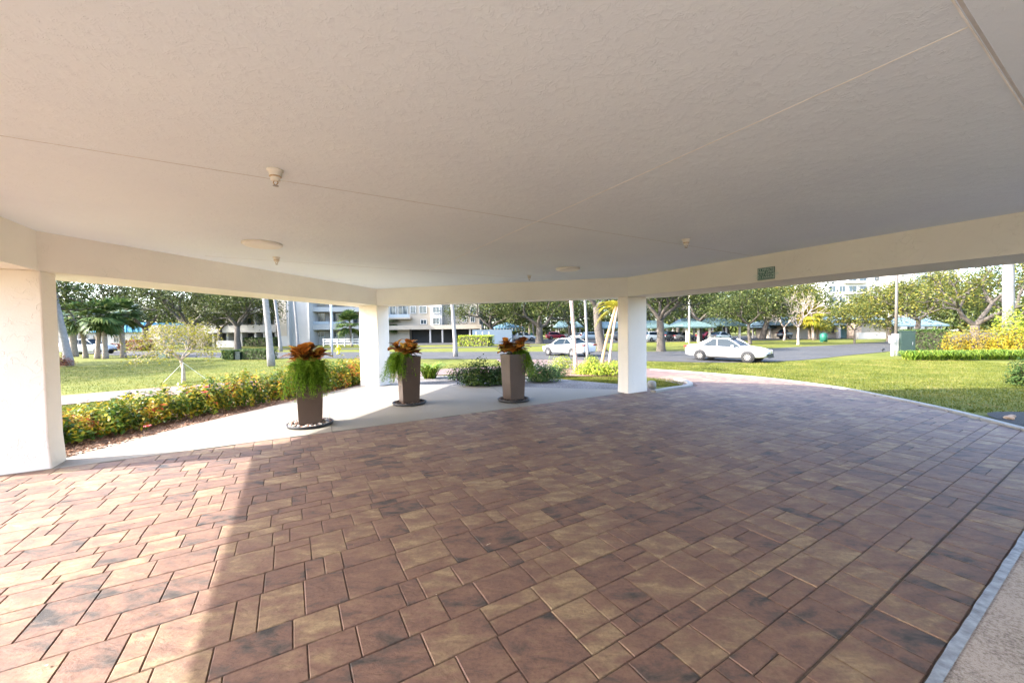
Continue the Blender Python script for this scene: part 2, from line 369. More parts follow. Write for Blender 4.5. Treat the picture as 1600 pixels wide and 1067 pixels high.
# ------------------------------------------------------------------ pavers
M_ = .1235
u0, u1, v0, v1 = .86, 9.6, -5.2, 15.0
pav_poly = [(.85, -5.2), (7.2, -5.2), (7.2, 8.7), (6.92, 9.2), (6.98, 10.3), (7.6, 11.0), (8.3, 11.45), (9.6, 11.6), (9.6, 14.6), (7.0, 14.5), (4.83, 13.55), (3.58, 12.6), (2.3, 11.3), (1.08, 10.1), (.85, 9.9)]
def inside(p, poly):
    r_ = False; n = len(poly)
    for i in range(n):
        (x1, y1), (x2, y2) = poly[i], poly[(i+1) % n]
        if (y1 > p[1]) != (y2 > p[1]) and p[0] < (x2-x1) * (p[1]-y1) / (y2-y1) + x1: r_ = not r_
    return r_
pieces = []; uu_ = u0
while uu_ < u1:                                                        # courses of mixed height, stones of mixed length
    hN = random.choices([2, 3, 1], [.62, .28, .10])[0]; vv_ = v0 - random.random() * .3
    while vv_ < v1:
        wN = random.choices([1, 2, 3], [.2, .4, .4] if hN == 2 else ([.1, .6, .3] if hN == 3 else [0, .55, .45]))[0]
        parts_ = [(0, hN)] if not (hN == 3 and random.random() < .45) else random.choice([[(0, 2), (2, 1)], [(0, 1), (1, 2)]])
        if hN == 2 and wN > 1 and random.random() < .12: parts_ = [(0, 1), (1, 1)]
        for a_, b_ in parts_:
            cu, cv = uu_ + (a_ + b_/2) * M_, vv_ + wN * M_ / 2
            if inside((cu, cv), pav_poly): pieces.append((cu, cv, b_ * M_, wN * M_))
        vv_ += wN * M_
    uu_ += hN * M_
# soldier course along the entrance walk
v = -5.2
while v < 9.9:
    w = random.choice([.125, .19, .25, .25]); pieces.append((.70, v + w/2, .30, w)); v += w
pavebase = flat('paver_floor', [uv(.3, -5.6), uv(7.2, -5.6), uv(7.2, 7.6), uv(5.5, 8.6), uv(.3, 8.9)], -.0085, sand_m, .03, label='multicoloured paver lane of brown tan and charcoal stones', cat='paving')
rzp = math.atan2(VV[1], VV[0])                                         # local x along VV, local y along UU
def paver_geo(su, sv):
    g_, ch = .0022, .0045; V = []
    for (ins, z) in ((g_ + ch, 0), (g_, -.005), (g_, -.035)):
        x, y = sv/2 - ins, su/2 - ins; V += [(-x, -y, z), (x, -y, z), (x, y, z), (-x, y, z)]
    Fc = [(0, 1, 2, 3)]
    for a in (0, 4):
        for k in range(4): Fc.append((a+4+k, a+4+(k+1) % 4, a+(k+1) % 4, a+k))
    return V, Fc
def seen(px):                                                          # rough view test for sorting
    x, y = uv(px[0], px[1]); return y > .9 and abs(x) / y < 1.5
order = sorted(pieces, key=lambda p: (0 if seen(p) else 1, math.hypot(*uv(p[0], p[1]))))
pcache = {}; field = MB()
for k, (cu, cv, su, sv) in enumerate(order):
    x, y = uv(cu, cv); dz = random.uniform(-.0022, .0012); key = (round(su, 3), round(sv, 3))
    if k < 300:
        V, Fc = paver_geo(su, sv)
        if key not in pcache:
            o = mesh_obj('paver', V, Fc, pav_o, pavebase); pcache[key] = o.data
        else:
            o = bpy.data.objects.new('paver', pcache[key]); col.objects.link(o); o.parent = pavebase
        o.location = (x, y, dz); o.rotation_euler = (random.gauss(0, .002), random.gauss(0, .002), rzp + random.gauss(0, .003))
    else:
        V, Fc = paver_geo(su, sv); cs, sn = math.cos(rzp), math.sin(rzp); zz = zt(x, y)
        field.add([(x + a*cs - b*sn, y + a*sn + b*cs, c + dz + zz) for a, b, c in V], Fc)
tag(field.build('paver_field', pav_i, pavebase), kind='stuff')
# exposed aggregate walk with a painted edge by the entrance
flat('entry_walk', [uv(-7.5, -5.2), uv(.498, -5.2), uv(.498, 9.6), uv(-7.5, 9.6)], .012, aggr_m, .06, label='exposed aggregate entry walk beside the pavers', cat='walkway')
em = MB(); pts = np.arange(-5.2, 9.6, .03)
for a, b in zip(pts[:-1], pts[1:]):
    def wob(t): return .54 + .002 * math.sin(t * 9.1) + .0015 * math.sin(t * 23.3 + 1)
    p = [uv(.495, a), uv(wob(a), a), uv(wob(b), b), uv(.495, b)]
    em.add([(*q, .016) for q in p] + [(*q, -.004) for q in p], [(0, 3, 2, 1), (1, 2, 6, 5)])
tag(em.build('painted_walk_edge', edge_m), 'flaking pale blue painted edge of the entry walk', 'edge', kind='structure')

# kerbs
def kerb(name, line, w, hgt, label, n=6, seg=None):
    c = smooth_line(line, n); root = empty(name, (0, 0, 0), 0, label, 'kerb'); root['kind'] = 'structure'
    # kerb stones, one by one
    acc = []; step = 3 if seg is None else seg
    for i in range(0, len(c) - 1, step):
        pts = c[i:min(i + step + 1, len(c))]
        L_, R_ = [], []
        for k, p in enumerate(pts):
            gi = i + k; t = (c[min(gi+1, len(c)-1)] - c[max(gi-1, 0)]).normalized(); q = Vector((-t.y, t.x, 0)) * w / 2
            sh = (t * .006) if k == 0 else ((-t * .006) if k == len(pts)-1 else Vector((0, 0, 0)))
            L_.append(p + q + sh); R_.append(p - q + sh)
        V = []; Fc = []
        for a, b in zip(L_, R_):
            za = zt(a.x, a.y); ins = (b - a) * .12
            V += [(a.x, a.y, za - .08), (a.x, a.y, za + hgt * .8), (a.x + ins.x, a.y + ins.y, za + hgt), (b.x - ins.x, b.y - ins.y, za + hgt), (b.x, b.y, za + hgt * .8), (b.x, b.y, za - .08)]
        for k in range(len(L_) - 1):
            for e in range(5): Fc.append((k*6+e, k*6+e+1, (k+1)*6+e+1, (k+1)*6+e))
        m_ = len(L_) - 1
        Fc += [(5, 4, 3, 2, 1, 0), tuple(m_*6 + e for e in range(6))]
        o = mesh_obj('kerb_stone', V, Fc, kerb_m, root)
    return root
kerb('lawn_kerb', [(6.45, 17.7), (7.87, 15.6), (9.0, 13.44), (9.34, 11.03), (9.12, 9.47), (8.7, 7.57), (8.17, 6.03), (7.5, 4.3), (6.8, 2.4)], .13, .04, 'pale concrete kerb along the big lawn', 6)
kerb('island_kerb', [(3.75, 10.12), (4.45, 10.62), (5.0, 10.98), (5.38, 11.5), (5.6, 12.3), (5.55, 12.9)], .16, .06, 'pale rounded kerb round the planted island tip', 6)

# mulch and gravel beds
def bed(name, line_a, line_b, m, label, dz=.0, th=.03):
    a, b = smooth_line(line_a, 6), smooth_line(line_b, 6)
    o = strip(name, a, b, dz, m, 8); return tag(o, label, 'bed', kind='structure')
nA = Vector((-.967, .253))
bed('mulch_bed', [(-6.5, 4.9), (-5.95, 5.8), (-5.6, 8.4), (-4.7, 11.9), (-4.6, 13.4)], [(-9.0, 5.2), (-8.35, 7.0), (-7.5, 9.6), (-6.7, 12.2), (-6.0, 13.9)], mulch_m, 'reddish brown mulch bed under the croton hedge', -.008)
bed('gravel_bed', [(-4.7, 12.3), (-3, 12.0), (0, 11.1), (2.0, 10.5), (3.6, 10.2)], [(-5.0, 14.6), (-2.6, 15.3), (.6, 14.2), (2.6, 12.4), (4.2, 11.2)], grav_m, 'grey gravel bed beyond the canopy', -.006)
bed('palm_bed', [(.3, 14.6), (2, 14.2), (4.0, 14.2), (4.5, 14.4)], [(-.2, 17.4), (1.8, 18.0), (3.2, 17.3), (4.2, 15.7)], mulch_m, 'mulch bed under the leaning palms', .014)
bed('rock_bed', [(8.35, 6.1), (8.8, 7.0), (9.6, 7.4), (11.5, 7.2)], [(7.6, 3.8), (9.5, 4.6), (11, 4.8), (13, 4.6)], mat('dark_mulch', (.03, .026, .024), .95, .5, 30, 1, 60), 'dark mulch bed at the lawn corner', .02)

# ------------------------------------------------------------------ the canopy building
def isect(p1, d1, p2, d2):
    det = d1[0] * (-d2[1]) + d2[0] * d1[1]; rx, ry = p2[0]-p1[0], p2[1]-p1[1]
    t = (rx * (-d2[1]) + d2[0] * ry) / det; return (p1[0]+d1[0]*t, p1[1]+d1[1]*t)
inner = [PE, PA, PB, PC, PD]; thick = [1.2, 1.02, .75, 1.23]
lines = []
for k in range(4):
    p, q = inner[k], inner[k+1]; t = Vector((q[0]-p[0], q[1]-p[1])).normalized(); nn = Vector((-t.y, t.x)) * thick[k]
    lines.append(((p[0]+nn.x, p[1]+nn.y), (t.x, t.y)))
outer = [lines[0][0]] + [isect(*lines[k], *lines[k+1]) for k in range(3)]
tend = lines[3][1]; ln = math.hypot(PD[0]-PC[0], PD[1]-PC[1]); outer.append((lines[3][0][0] + tend[0]*ln, lines[3][0][1] + tend[1]*ln))
canopy = empty('entrance_canopy', (0, 0, 0), 0, 'cream stucco drive-through entrance canopy with white textured ceiling', 'canopy')
for k in range(4):
    p, q = inner[k], inner[k+1]; a, b = outer[k], outer[k+1]
    MB().prism([p, q, b, a], ZB, ZR).build('beam', beam_m, canopy)
cen = np.mean(np.array(inner), 0)
cl = MB().prism([(p[0] + (p[0]-cen[0])*.012, p[1] + (p[1]-cen[1])*.012) for p in inner], ZC, ZR - .02).build('ceiling', ceil_m, canopy)
jm1 = mat('ceiling_joint_grey', (.56, .55, .54), .9); jm2 = mat('ceiling_joint_white', (.88, .87, .84), .8)
def cstrip(ua, va, ub, vb, w, m, drop):
    p, q = uv(ua, va), uv(ub, vb); c = ((p[0]+q[0])/2, (p[1]+q[1])/2, ZC - drop/2 + .0005); d = math.hypot(q[0]-p[0], q[1]-p[1])
    MB().box(c, (d, w, drop), math.atan2(q[1]-p[1], q[0]-p[0])).build('joint_strip', m, cl)
cstrip(3.94, -2.7, 3.94, 7.6, .006, jm1, .002); cstrip(.47, 2.69, 8.3, 2.69, .009, jm2, .003); cstrip(8.3, -1.2, 8.3, 6.6, .006, jm1, .002)
cstrip(.45, -2.7, .45, 7.6, .012, jm1, .003); cstrip(.464, -2.7, .464, 7.6, .007, jm2, .005)
def column(poly, flare=.02):
    c = np.mean(np.array(poly), 0); m_ = MB(); zs = [(-.05, flare), (.12, flare*.6), (.4, 0), (ZB - .0, 0)]
    V = []; n = len(poly)
    for z, f_ in zs:
        for p in poly:
            d = Vector((p[0]-c[0], p[1]-c[1])); V.append((p[0] + d.x*f_*2.4, p[1] + d.y*f_*2.4, z))
    Fc = []
    for i in range(len(zs)-1):
        for k in range(n): Fc.append((i*n+k, i*n+(k+1) % n, (i+1)*n+(k+1) % n, (i+1)*n+k))
    Fc += [tuple(range(n-1, -1, -1)), tuple((len(zs)-1)*n+k for k in range(n))]
    A_ = sum(poly[i][0]*poly[(i+1) % n][1] - poly[(i+1) % n][0]*poly[i][1] for i in range(n))
    if A_ < 0: Fc = [tuple(reversed(f)) for f in Fc]
    o = m_.add(V, Fc).build('column', colm_m, canopy)
    bv = o.modifiers.new('soft_edges', 'BEVEL'); bv.width = .018; bv.segments = 2
    return o
uA, vA = to_uv(*PA); uC, vC = to_uv(*PC)
column([uv(uA - .02, vA + .03), uv(uA - .02, vA - .72), uv(uA + .36, vA - .72), uv(uA + .36, vA + .03)], .025)
tAB = Vector((PB[0]-PA[0], PB[1]-PA[1])).normalized(); nAB = Vector((-tAB.y, tAB.x)); pb = Vector(PB) - tAB * .0
column([tuple(pb + tAB*.02), tuple(pb + tAB*.02 + nAB*.66), tuple(pb + tAB*.66 + nAB*.66), tuple(pb + tAB*.66)], .02)
column([uv(uC - .0, vC + .0), uv(uC, vC + .72), uv(uC + .36, vC + .72), uv(uC + .36, vC)], .015)
# the apartment tower that the canopy belongs to, behind and above
tower = empty('apartment_tower', uv(-8, 2.5) + (0,), 0, 'cream stucco apartment tower behind and above the entrance canopy', 'building')
def wbox(name, ua, ub, va, vb, z0, z1, m, parent):
    o = MB().prism([uv(ua, va), uv(ub, va), uv(ub, vb), uv(ua, vb)], z0, z1).build(name, m); o.parent = parent; o.matrix_parent_inverse = Matrix.Translation(-Vector(parent.location)); return o
wbox('entrance_wall', BACK - 5, BACK - .02, -8, 13, -.05, ZR, colm_m, tower)
wbox('upper_wall', BACK - 5, 6.1, vA + .15, vC - .1, ZR + .01, 12, colm_m, tower)
# ------------------------------------------------------------------ on the ceiling and the beam
rust_m = mat('aged_brass', (.5, .36, .22), .5, .25, 30); offw_m = mat('off_white_plastic', (.74, .71, .64), .45, .05, 5)
def sprinkler(px, py, s, label):
    p = on_plane(px, py, ZC); root = empty('fire_sprinkler', (p[0], p[1], ZC), 0, label, 'sprinkler', 'ceiling fire sprinklers')
    MB().lathe([(.062*s, .001), (.062*s, -.008), (.05*s, -.014), (.046*s, -.05*s), (.036*s, -.056*s), (.036*s, -.085*s), (.02*s, -.09*s)], n=18).build('escutcheon', offw_m, root, True)
    MB().lathe([(.043*s, -.05*s), (.046*s, -.056*s), (.038*s, -.062*s)], n=18).build('collar', rust_m, root, True)
    f_ = MB().tube([(-.013*s, 0, -.088*s), (-.02*s, 0, -.105*s), (0, 0, -.125*s)], .004*s, 6).tube([(.013*s, 0, -.088*s), (.02*s, 0, -.105*s), (0, 0, -.125*s)], .004*s, 6)
    f_.build('frame_arm', rust_m, root, True)
    MB().lathe([(.004*s, -.124*s), (.022*s, -.127*s), (.022*s, -.130*s), (.004*s, -.131*s)], n=14).build('deflector', metal_m, root)
sprinkler(430, 266, 1.0, 'rust-stained sprinkler head on the long grey ceiling joint near the sunny column')
sprinkler(432, 402, 1.0, 'sprinkler head beside the disc light closest to the sunny column')
sprinkler(827, 430.5, .9, 'small sprinkler head close to the far beam')
sprinkler(1072, 374, 1.0, 'sprinkler head on the ceiling close to the beam with the green sign')
def disc_light(px, py, label):
    p = on_plane(px, py, ZC); root = empty('ceiling_light', (p[0], p[1], ZC), 0, label, 'ceiling light', 'round disc lights on the canopy ceiling')
    MB().lathe([(.262, .002), (.262, -.022), (.25, -.03)], n=40).build('trim_ring', offw_m, root, True)
    MB().lathe([(.248, -.028), (.235, -.04), (.15, -.046), (.02, -.047)], n=40).build('diffuser', mat('light_diffuser', (.82, .80, .76), .4, .02, 3), root, True)
disc_light(410, 380.5, 'white disc light on the ceiling towards the left sunny column')
disc_light(887, 419.5, 'white disc light on the ceiling above the far planter')
# sign on the right beam (its face runs along UU)
def on_beam(px, py):                                                    # meets the vertical plane through PC along UU
    r = ray(px, py); nv_ = (VV[0], VV[1]); t = (PC[0]*nv_[0] + PC[1]*nv_[1]) / (r[0]*nv_[0] + r[1]*nv_[1])
    return Vector((r[0]*t, r[1]*t, CAM_H + r[2]*t))
sA, sB = on_beam(1184.5, 428.5), on_beam(1211, 426.5)
sw = (sB - sA).length; sc_ = (sA + sB) / 2; sh_ = (on_beam(1198, 418).z - on_beam(1198, 437).z)
sign = empty('parking_sign', (sc_.x - VV[0]*.012, sc_.y - VV[1]*.012, sc_.z), math.atan2(-UU[1], -UU[0]), 'small green sign with four lines of white writing on the beam', 'sign')
sg_m = mat('sign_green', (.02, .105, .085), .45, .05, 5); st_m = mat('sign_white', (.62, .72, .68), .5, .03, 5)
MB().box((0, 0, 0), (sw, .012, sh_)).build('panel', sg_m, sign)
fr = MB()
for z in (-1, 1): fr.box((0, -.0075, z * (sh_/2 - .012)), (sw - .02, .003, .005))
for x in (-1, 1): fr.box((x * (sw/2 - .012), -.0075, 0), (.005, .003, sh_ - .03))
fr.build('border', st_m, sign)
for k, t_ in enumerate(['15 MINUTE', 'TIME LIMIT', 'STRICTLY ENFORCED', 'NO PARKING']):
    cu = bpy.data.curves.new('sign_text', 'FONT'); cu.body = t_; cu.align_x = 'CENTER'; cu.align_y = 'CENTER'; cu.size = sh_ * (.25 if k != 2 else .2); cu.extrude = .001
    to = bpy.data.objects.new('sign_text', cu); col.objects.link(to); to.parent = sign; to.location = (0, -.0075, sh_ * (.31 - .205 * k)); to.rotation_euler = (R(90), 0, 0)
    cu.materials.append(st_m); bpy.context.view_layer.update()
    tm = bpy.data.meshes.new_from_object(to.evaluated_get(bpy.context.evaluated_depsgraph_get())); t2 = bpy.data.objects.new('sign_text', tm); col.objects.link(t2); t2.parent = sign; t2['kind'] = 'stuff'; t2.location = to.location; t2.rotation_euler = to.rotation_euler; bpy.data.objects.remove(to)

# ------------------------------------------------------------------ planters
pot_m = mat('bronze_pot', (.085, .054, .039), .42, .12, 4, .1, 40, coat=.15)
sauc_m = mat('black_saucer', (.028, .027, .03), .6, .2, 20)
peb_m = leafmat('pebble_mix', [(0, (.62, .55, .5)), (.4, (.72, .66, .6)), (.7, (.5, .3, .23)), (1, (.3, .18, .14))], 0, .8)
pebd_m = leafmat('lava_pebble_mix', [(0, (.05, .045, .045)), (.6, (.10, .08, .075)), (.85, (.22, .15, .12)), (1, (.4, .35, .3))], 0, .85)
crot_m = leafmat('croton_bronze', [(0, (.06, .06, .015)), (.15, (.14, .045, .015)), (.35, (.42, .14, .025)), (.6, (.55, .22, .035)), (.85, (.6, .34, .07)), (1, (.2, .17, .04))], .3, .4)
fern_m = leafmat('asparagus_fern', [(0, (.09, .19, .015)), (.5, (.18, .32, .03)), (1, (.3, .43, .05))], .35, .6)
soil_m = mat('soil', (.05, .035, .025), .95, .3, 30, .8, 50)
def big_leaves(n, base_r, height, spread_, size, m, parent, name, rg):
    V = []; Fc = []; st = MB()
    for s_ in range(7):
        a = rg.uniform(0, 6.28); rr = rg.uniform(0, base_r); b = Vector((rr*math.cos(a), rr*math.sin(a), 0))
        top = b + Vector((math.cos(a)*spread_*rg.uniform(.3, 1), math.sin(a)*spread_*rg.uniform(.3, 1), height*rg.uniform(.55, 1)))
        st.tube([b, b.lerp(top, .5) + Vector((0, 0, .02)), top], [.012, .009, .005], 5)
        for _ in range(n // 7):
            t = rg.uniform(.4, 1); p = b.lerp(top, t); az = rg.uniform(0, 6.28); el = rg.uniform(.0, 1.25)
            d = Vector((math.cos(az)*math.cos(el), math.sin(az)*math.cos(el), math.sin(el))); L_ = size * rg.uniform(.6, 1.15)
            sd = d.cross(Vector((0, 0, 1))).normalized() * L_ * rg.uniform(.27, .36); up = sd.cross(d).normalized()
            k = len(V); pts = []
            for q, (f_, w) in enumerate(((0, .12), (.35, .85), (.7, 1), (1, .1))):
                c = p + d*L_*f_ - Vector((0, 0, 1))*L_*.28*f_*f_
                pts += [c - sd*w + up*L_*.05*w, c, c + sd*w + up*L_*.05*w]
            V += pts
            for q in range(3):
                for e in range(2): Fc.append((k+q*3+e, k+q*3+e+1, k+(q+1)*3+e+1, k+(q+1)*3+e))
    o = mesh_obj(name, V, Fc, m, parent, True)
    st.build('stem', bark_m, o)
    return o
def fern(parent, centre, dirs, n, length, rg):
    V = []; Fc = []
    for _ in range(n):
        a = rg.normal(dirs[0], dirs[1]); d = Vector((math.cos(a), math.sin(a), 0)); L_ = length * rg.uniform(.5, 1.1)
        p0 = Vector(centre) + Vector((rg.uniform(-.13, .13), rg.uniform(-.13, .13), rg.uniform(-.02, .04))); upk = rg.uniform(.3, .95); out = rg.uniform(.35, .75)
        prev = None
        for k in range(9):
            t = k / 8; p = p0 + d*L_*out*t**.8 + Vector((0, 0, L_*(upk*t - (upk + .8)*t*t)))
            if prev is not None:
                ax = (p - prev).normalized()
                for q in range(9):
                    c = prev.lerp(p, rg.uniform(0, 1)); w = Vector(rg.normal(0, 1, 3)); w -= ax * w.dot(ax) * .6; w.normalize()
                    e = c + w * rg.uniform(.03, .075) + ax*.02; s_ = ax.cross(w).normalized() * .0055; k0 = len(V)
                    V += [c - s_, c + s_, e + s_*.4, e - s_*.4]; Fc.append((k0, k0+1, k0+2, k0+3))
            prev = p
    return fast_mesh('asparagus_fern', np.array([tuple(v) for v in V]), np.array(Fc), fern_m, parent)
def pebbles(parent, r0, r1, z, n, m, rg, size=.018):
    V = []; Fc = []
    oct_f = [(0, 2, 4), (2, 1, 4), (1, 3, 4), (3, 0, 4), (2, 0, 5), (1, 2, 5), (3, 1, 5), (0, 3, 5)]
    for _ in range(n):
        a = rg.uniform(0, 6.28); r_ = math.sqrt(rg.uniform(r0*r0, r1*r1)); s_ = size * rg.uniform(.6, 1.4); c = np.array([r_*math.cos(a), r_*math.sin(a), z + rg.uniform(0, .02)])
        q = rg.normal(0, .25, (6, 3)) * s_ + np.array([[1, 0, 0], [-1, 0, 0], [0, 1, 0], [0, -1, 0], [0, 0, .7], [0, 0, -.7]]) * s_
        k = len(V); V += [tuple(c + w) for w in q]; Fc += [tuple(k + i for i in f) for f in oct_f]
    o = mesh_obj('pebbles', V, Fc, m, parent, True); o['kind'] = 'stuff'; return o
def planter(xy, label, fdir, pm, seed, leafn=185):
    rg = np.random.default_rng(seed); root = empty('planter', (xy[0], xy[1], .004), rzp, label, 'planter', 'tall bronze planters on the walk')
    sc = MB().lathe([(.30, 0), (.375, .004), (.395, .05), (.38, .055), (.362, .03), (.02, .026)], n=40).build('saucer', sauc_m, root, True)
    pebbles(root, .1, .36, .036, 260, pm, rg)
    H_, sb, st_ = 1.13, .185, .232; pot = MB()
    prof = [(sb, .028), (sb + .004, .04), (st_ - .002, H_ - .004), (st_ - .006, H_), (st_ - .03, H_), (st_ - .034, H_ - .06)]
    V = []; 
    for (r_, z) in prof: V += [(-r_, -r_, z), (r_, -r_, z), (r_, r_, z), (-r_, r_, z)]
    Fc = [(3, 2, 1, 0)]
    for i in range(len(prof)-1):
        for k in range(4): Fc.append((i*4+k, i*4+(k+1) % 4, (i+1)*4+(k+1) % 4, (i+1)*4+k))
    po = pot.add(V, Fc).build('pot', pot_m, root); bv = po.modifiers.new('soft_edges', 'BEVEL'); bv.width = .006; bv.segments = 2
    MB().box((0, 0, H_ - .065), (.39, .39, .02)).build('soil', soil_m, root)
    c = big_leaves(leafn, .13, .34, .24, .27, crot_m, root, 'croton_leaves', rg); c.location = (0, 0, H_ - .05)
    fern(root, (fdir[2], fdir[3], H_ - .02), (fdir[0], fdir[1]), 210, .64, rg)
    return root
planter((-3.76, 7.02), 'bronze planter in sunlight with trailing fern over its front', (-1.57, .9, 0, -.13), peb_m, 11)
planter((-2.45, 8.98), 'bronze planter half in shade with fern spilling beside the white square column', (3.0, .75, -.13, -.05), pebd_m, 12)
planter((.02, 9.22), 'shaded bronze planter with bronze croton on top nearest the slim grey column', (-.2, .7, .13, .02), pebd_m, 13)

# ------------------------------------------------------------------ garden plants
hedge_m = leafmat('croton_hedge', [(0, (.025, .06, .008)), (.3, (.055, .11, .013)), (.5, (.12, .17, .02)), (.68, (.34, .28, .025)), (.82, (.44, .32, .025)), (.9, (.46, .16, .04)), (1, (.42, .06, .04))], .25, .35, clump=2.2)
dgreen_m = leafmat('dark_shrub', [(0, (.018, .04, .01)), (.6, (.04, .08, .018)), (1, (.1, .13, .035))], .2, .65)
lime_m = leafmat('lime_shrub', [(0, (.12, .2, .02)), (.5, (.27, .33, .03)), (1, (.45, .45, .06))], .3, .45)
gold_m = leafmat('gold_shrub', [(0, (.1, .09, .012)), (.4, (.27, .185, .012)), (1, (.38, .265, .025))], .3, .5)
box_m = leafmat('clipped_hedge', [(0, (.03, .055, .015)), (.6, (.06, .10, .025)), (1, (.12, .16, .04))], .2, .5)
red_m = leafmat('copper_shrub', [(0, (.10, .035, .025)), (.6, (.2, .07, .04)), (1, (.28, .14, .07))], .2, .5)
strap_m = leafmat('strap_leaves', [(0, (.05, .11, .012)), (.5, (.13, .21, .02)), (1, (.28, .33, .05))], .25, .45)
oak_m = leafmat('oak_leaves', [(0, (.018, .03, .008)), (.5, (.05, .068, .018)), (1, (.115, .125, .035))], .22, .5)
oaky_m = leafmat('yellowing_leaves', [(0, (.045, .065, .016)), (.5, (.095, .11, .026)), (.85, (.17, .165, .035)), (1, (.3, .24, .04))], .3, .5)
palm_m = leafmat('palm_fronds', [(0, (.03, .06, .02)), (.5, (.065, .11, .03)), (1, (.14, .17, .05))], .2, .45)
palmy_m = leafmat('golden_fronds', [(0, (.14, .17, .02)), (.5, (.3, .28, .03)), (1, (.45, .34, .04))], .3, .45)
core_m = mat('twigs', (.05, .045, .025), .95, .3, 20)
def dome_points(n, rx, ry, h, rg, fill=.55):
    d = rg.normal(0, 1, (n, 3)); d[:, 2] = np.abs(d[:, 2]); d /= np.linalg.norm(d, axis=1)[:, None]
    r_ = rg.uniform(fill, 1, n)[:, None]; lump = 1 + .13 * np.sin(d[:, :1]*7 + d[:, 1:2]*5) + .1 * np.sin(d[:, 1:2]*11 + 2)
    P = d * r_ * lump * np.array([rx, ry, h]); return P, d
def shrub(name, loc, rx, ry, h, n, size, m, label, cat='shrub', group=None, seed=0, lift=.04, stems=7, aspect=.45):
    rg = np.random.default_rng(seed + 100); root = empty(name, loc, 0, label, cat, group)
    P, d = dome_points(n, rx, ry, h, rg, .5); P[:, 2] += lift
    V, Fq = leaves(P, d + np.array([0, 0, .5]), size, aspect, .5, .12, rg=rg)
    fast_mesh('foliage', V, Fq, m, root)
    st = MB()
    for k in range(stems):
        a = rg.uniform(0, 6.28); q = rg.uniform(.3, .75); st.tube([(0, 0, -.05), (rx*q*.5*math.cos(a), ry*q*.5*math.sin(a), h*.4), (rx*q*math.cos(a), ry*q*math.sin(a), h*.75)], [.02, .014, .006], 5)
    st.build('stems', bark_m, root)
    return root
# croton hedge along the open side of the canopy
hl = smooth_line([(-7.45, 5.35), (-7.15, 6.9), (-6.75, 8.7), (-6.1, 10.5), (-5.6, 12.1), (-5.35, 13.2)], 3)
hlabels = ['yellow croton bush at the end of the hedge beside the big column', 'yellow and rust croton bush second from the big column', 'croton bush with orange tips third from the big column', 'croton bush with a low red flower fourth from the big column', 'green centred croton bush fifth from the big column', 'croton bush in front of the braced small tree', 'dense croton bush just past the braced small tree', 'yellow croton bush behind the sunlit planter', 'croton bush right behind the trailing fern planter', 'orange tipped croton bush just before the white square column', 'croton bush tucked against the white square column', 'croton bush beyond the white square column']
idx = np.linspace(0, len(hl) - 1, 12)
for k in range(12):
    i = int(idx[k]); t = idx[k] - i; p = hl[i].lerp(hl[min(i+1, len(hl)-1)], t); hgt = [.4, .46, .52, .6, .68, .76, .7, .8, .74, .84, .8, .8][k]
    shrub('croton_bush', (p.x + random.uniform(-.08, .08), p.y + random.uniform(-.08, .08), zt(p.x, p.y)), .62, .55, hgt, 2300, .088, hedge_m, hlabels[k], 'bush', 'croton hedge beside the walk', k, .05)
flow_m = mat('red_flower', (.55, .03, .03), .5, .1, 20)
for (px, py, zf) in ((231, 667, .16), (320, 614, .62), (322, 606, .7)):
    p = on_plane(px, py, zf); r_ = MB()
    for k in range(9):
        a = k * .698; r_.add([(p[0], p[1], zf), (p[0] + .045*math.cos(a-.3), p[1] + .045*math.sin(a-.3), zf + .03), (p[0] + .06*math.cos(a), p[1] + .06*math.sin(a), zf + .012), (p[0] + .045*math.cos(a+.3), p[1] + .045*math.sin(a+.3), zf + .03)], [(0, 1, 2, 3)])
    tag(r_.build('red_flower', flow_m), ('red flower low at the mulch edge of the hedge' if zf < .3 else ('red flower on the hedge top below the small tree' if zf < .65 else 'upper red flower on the hedge below the small tree')), 'flower')
# strap-leaved clump, shrubs beyond the planters
def strap_clump(name, loc, n, L_, r0, m, label, seed, width=.02, arch=.9, group=None, cat='plant', lx=0, ly=0):
    rg = np.random.default_rng(seed); V = []; Fc = []
    for _ in range(n):
        a = rg.uniform(0, 6.28); d = np.array([math.cos(a), math.sin(a), 0]); s_ = np.array([-d[1], d[0], 0]); l = L_ * rg.uniform(.6, 1.15); out = rg.uniform(.25, .8)
        p = np.array([rg.uniform(-1, 1) * (r0 + lx), rg.uniform(-1, 1) * (r0 + ly), 0]); k = len(V)
        for q in range(5):
            t = q / 4; c = p + d*l*out*t + np.array([0, 0, l*(1.15*t - arch*t*t)]); w = width * (1 - .85*t**2); V += [tuple(c - s_*w), tuple(c + s_*w)]
        for q in range(4): Fc.append((k+2*q, k+2*q+1, k+2*q+3, k+2*q+2))
    root = empty(name, loc, 0, label, cat, group)
    fast_mesh('leaves', np.array(V), np.array(Fc), m, root)
    MB().lathe([(r0 + .04, -.03), (r0 + .02, .05), (.02, .08)], n=10).build('crown', core_m, root)
    return root
strap_clump('strap_leaf_plant', G(672, 591), 170, 1.15, .18, strap_m, 'bright green strap-leaved clump beside the middle planter', 31, .028, .75)
def G2(px, py): return tuple(G(px, py))
shrub('flowering_shrub', G2(748, 602), .66, .5, .8, 2800, .085, dgreen_m, 'dark green leafy shrub between the middle and far planters', seed=41)
shrub('flowering_shrub', G2(715, 594), .5, .4, .55, 700, .07, dgreen_m, 'low sparse dark shrub beside the strap-leaved clump', seed=42)
shrub('flowering_shrub', G2(783, 600), .55, .45, .7, 2200, .08, dgreen_m, 'dark shrub directly behind the far planter', seed=43)
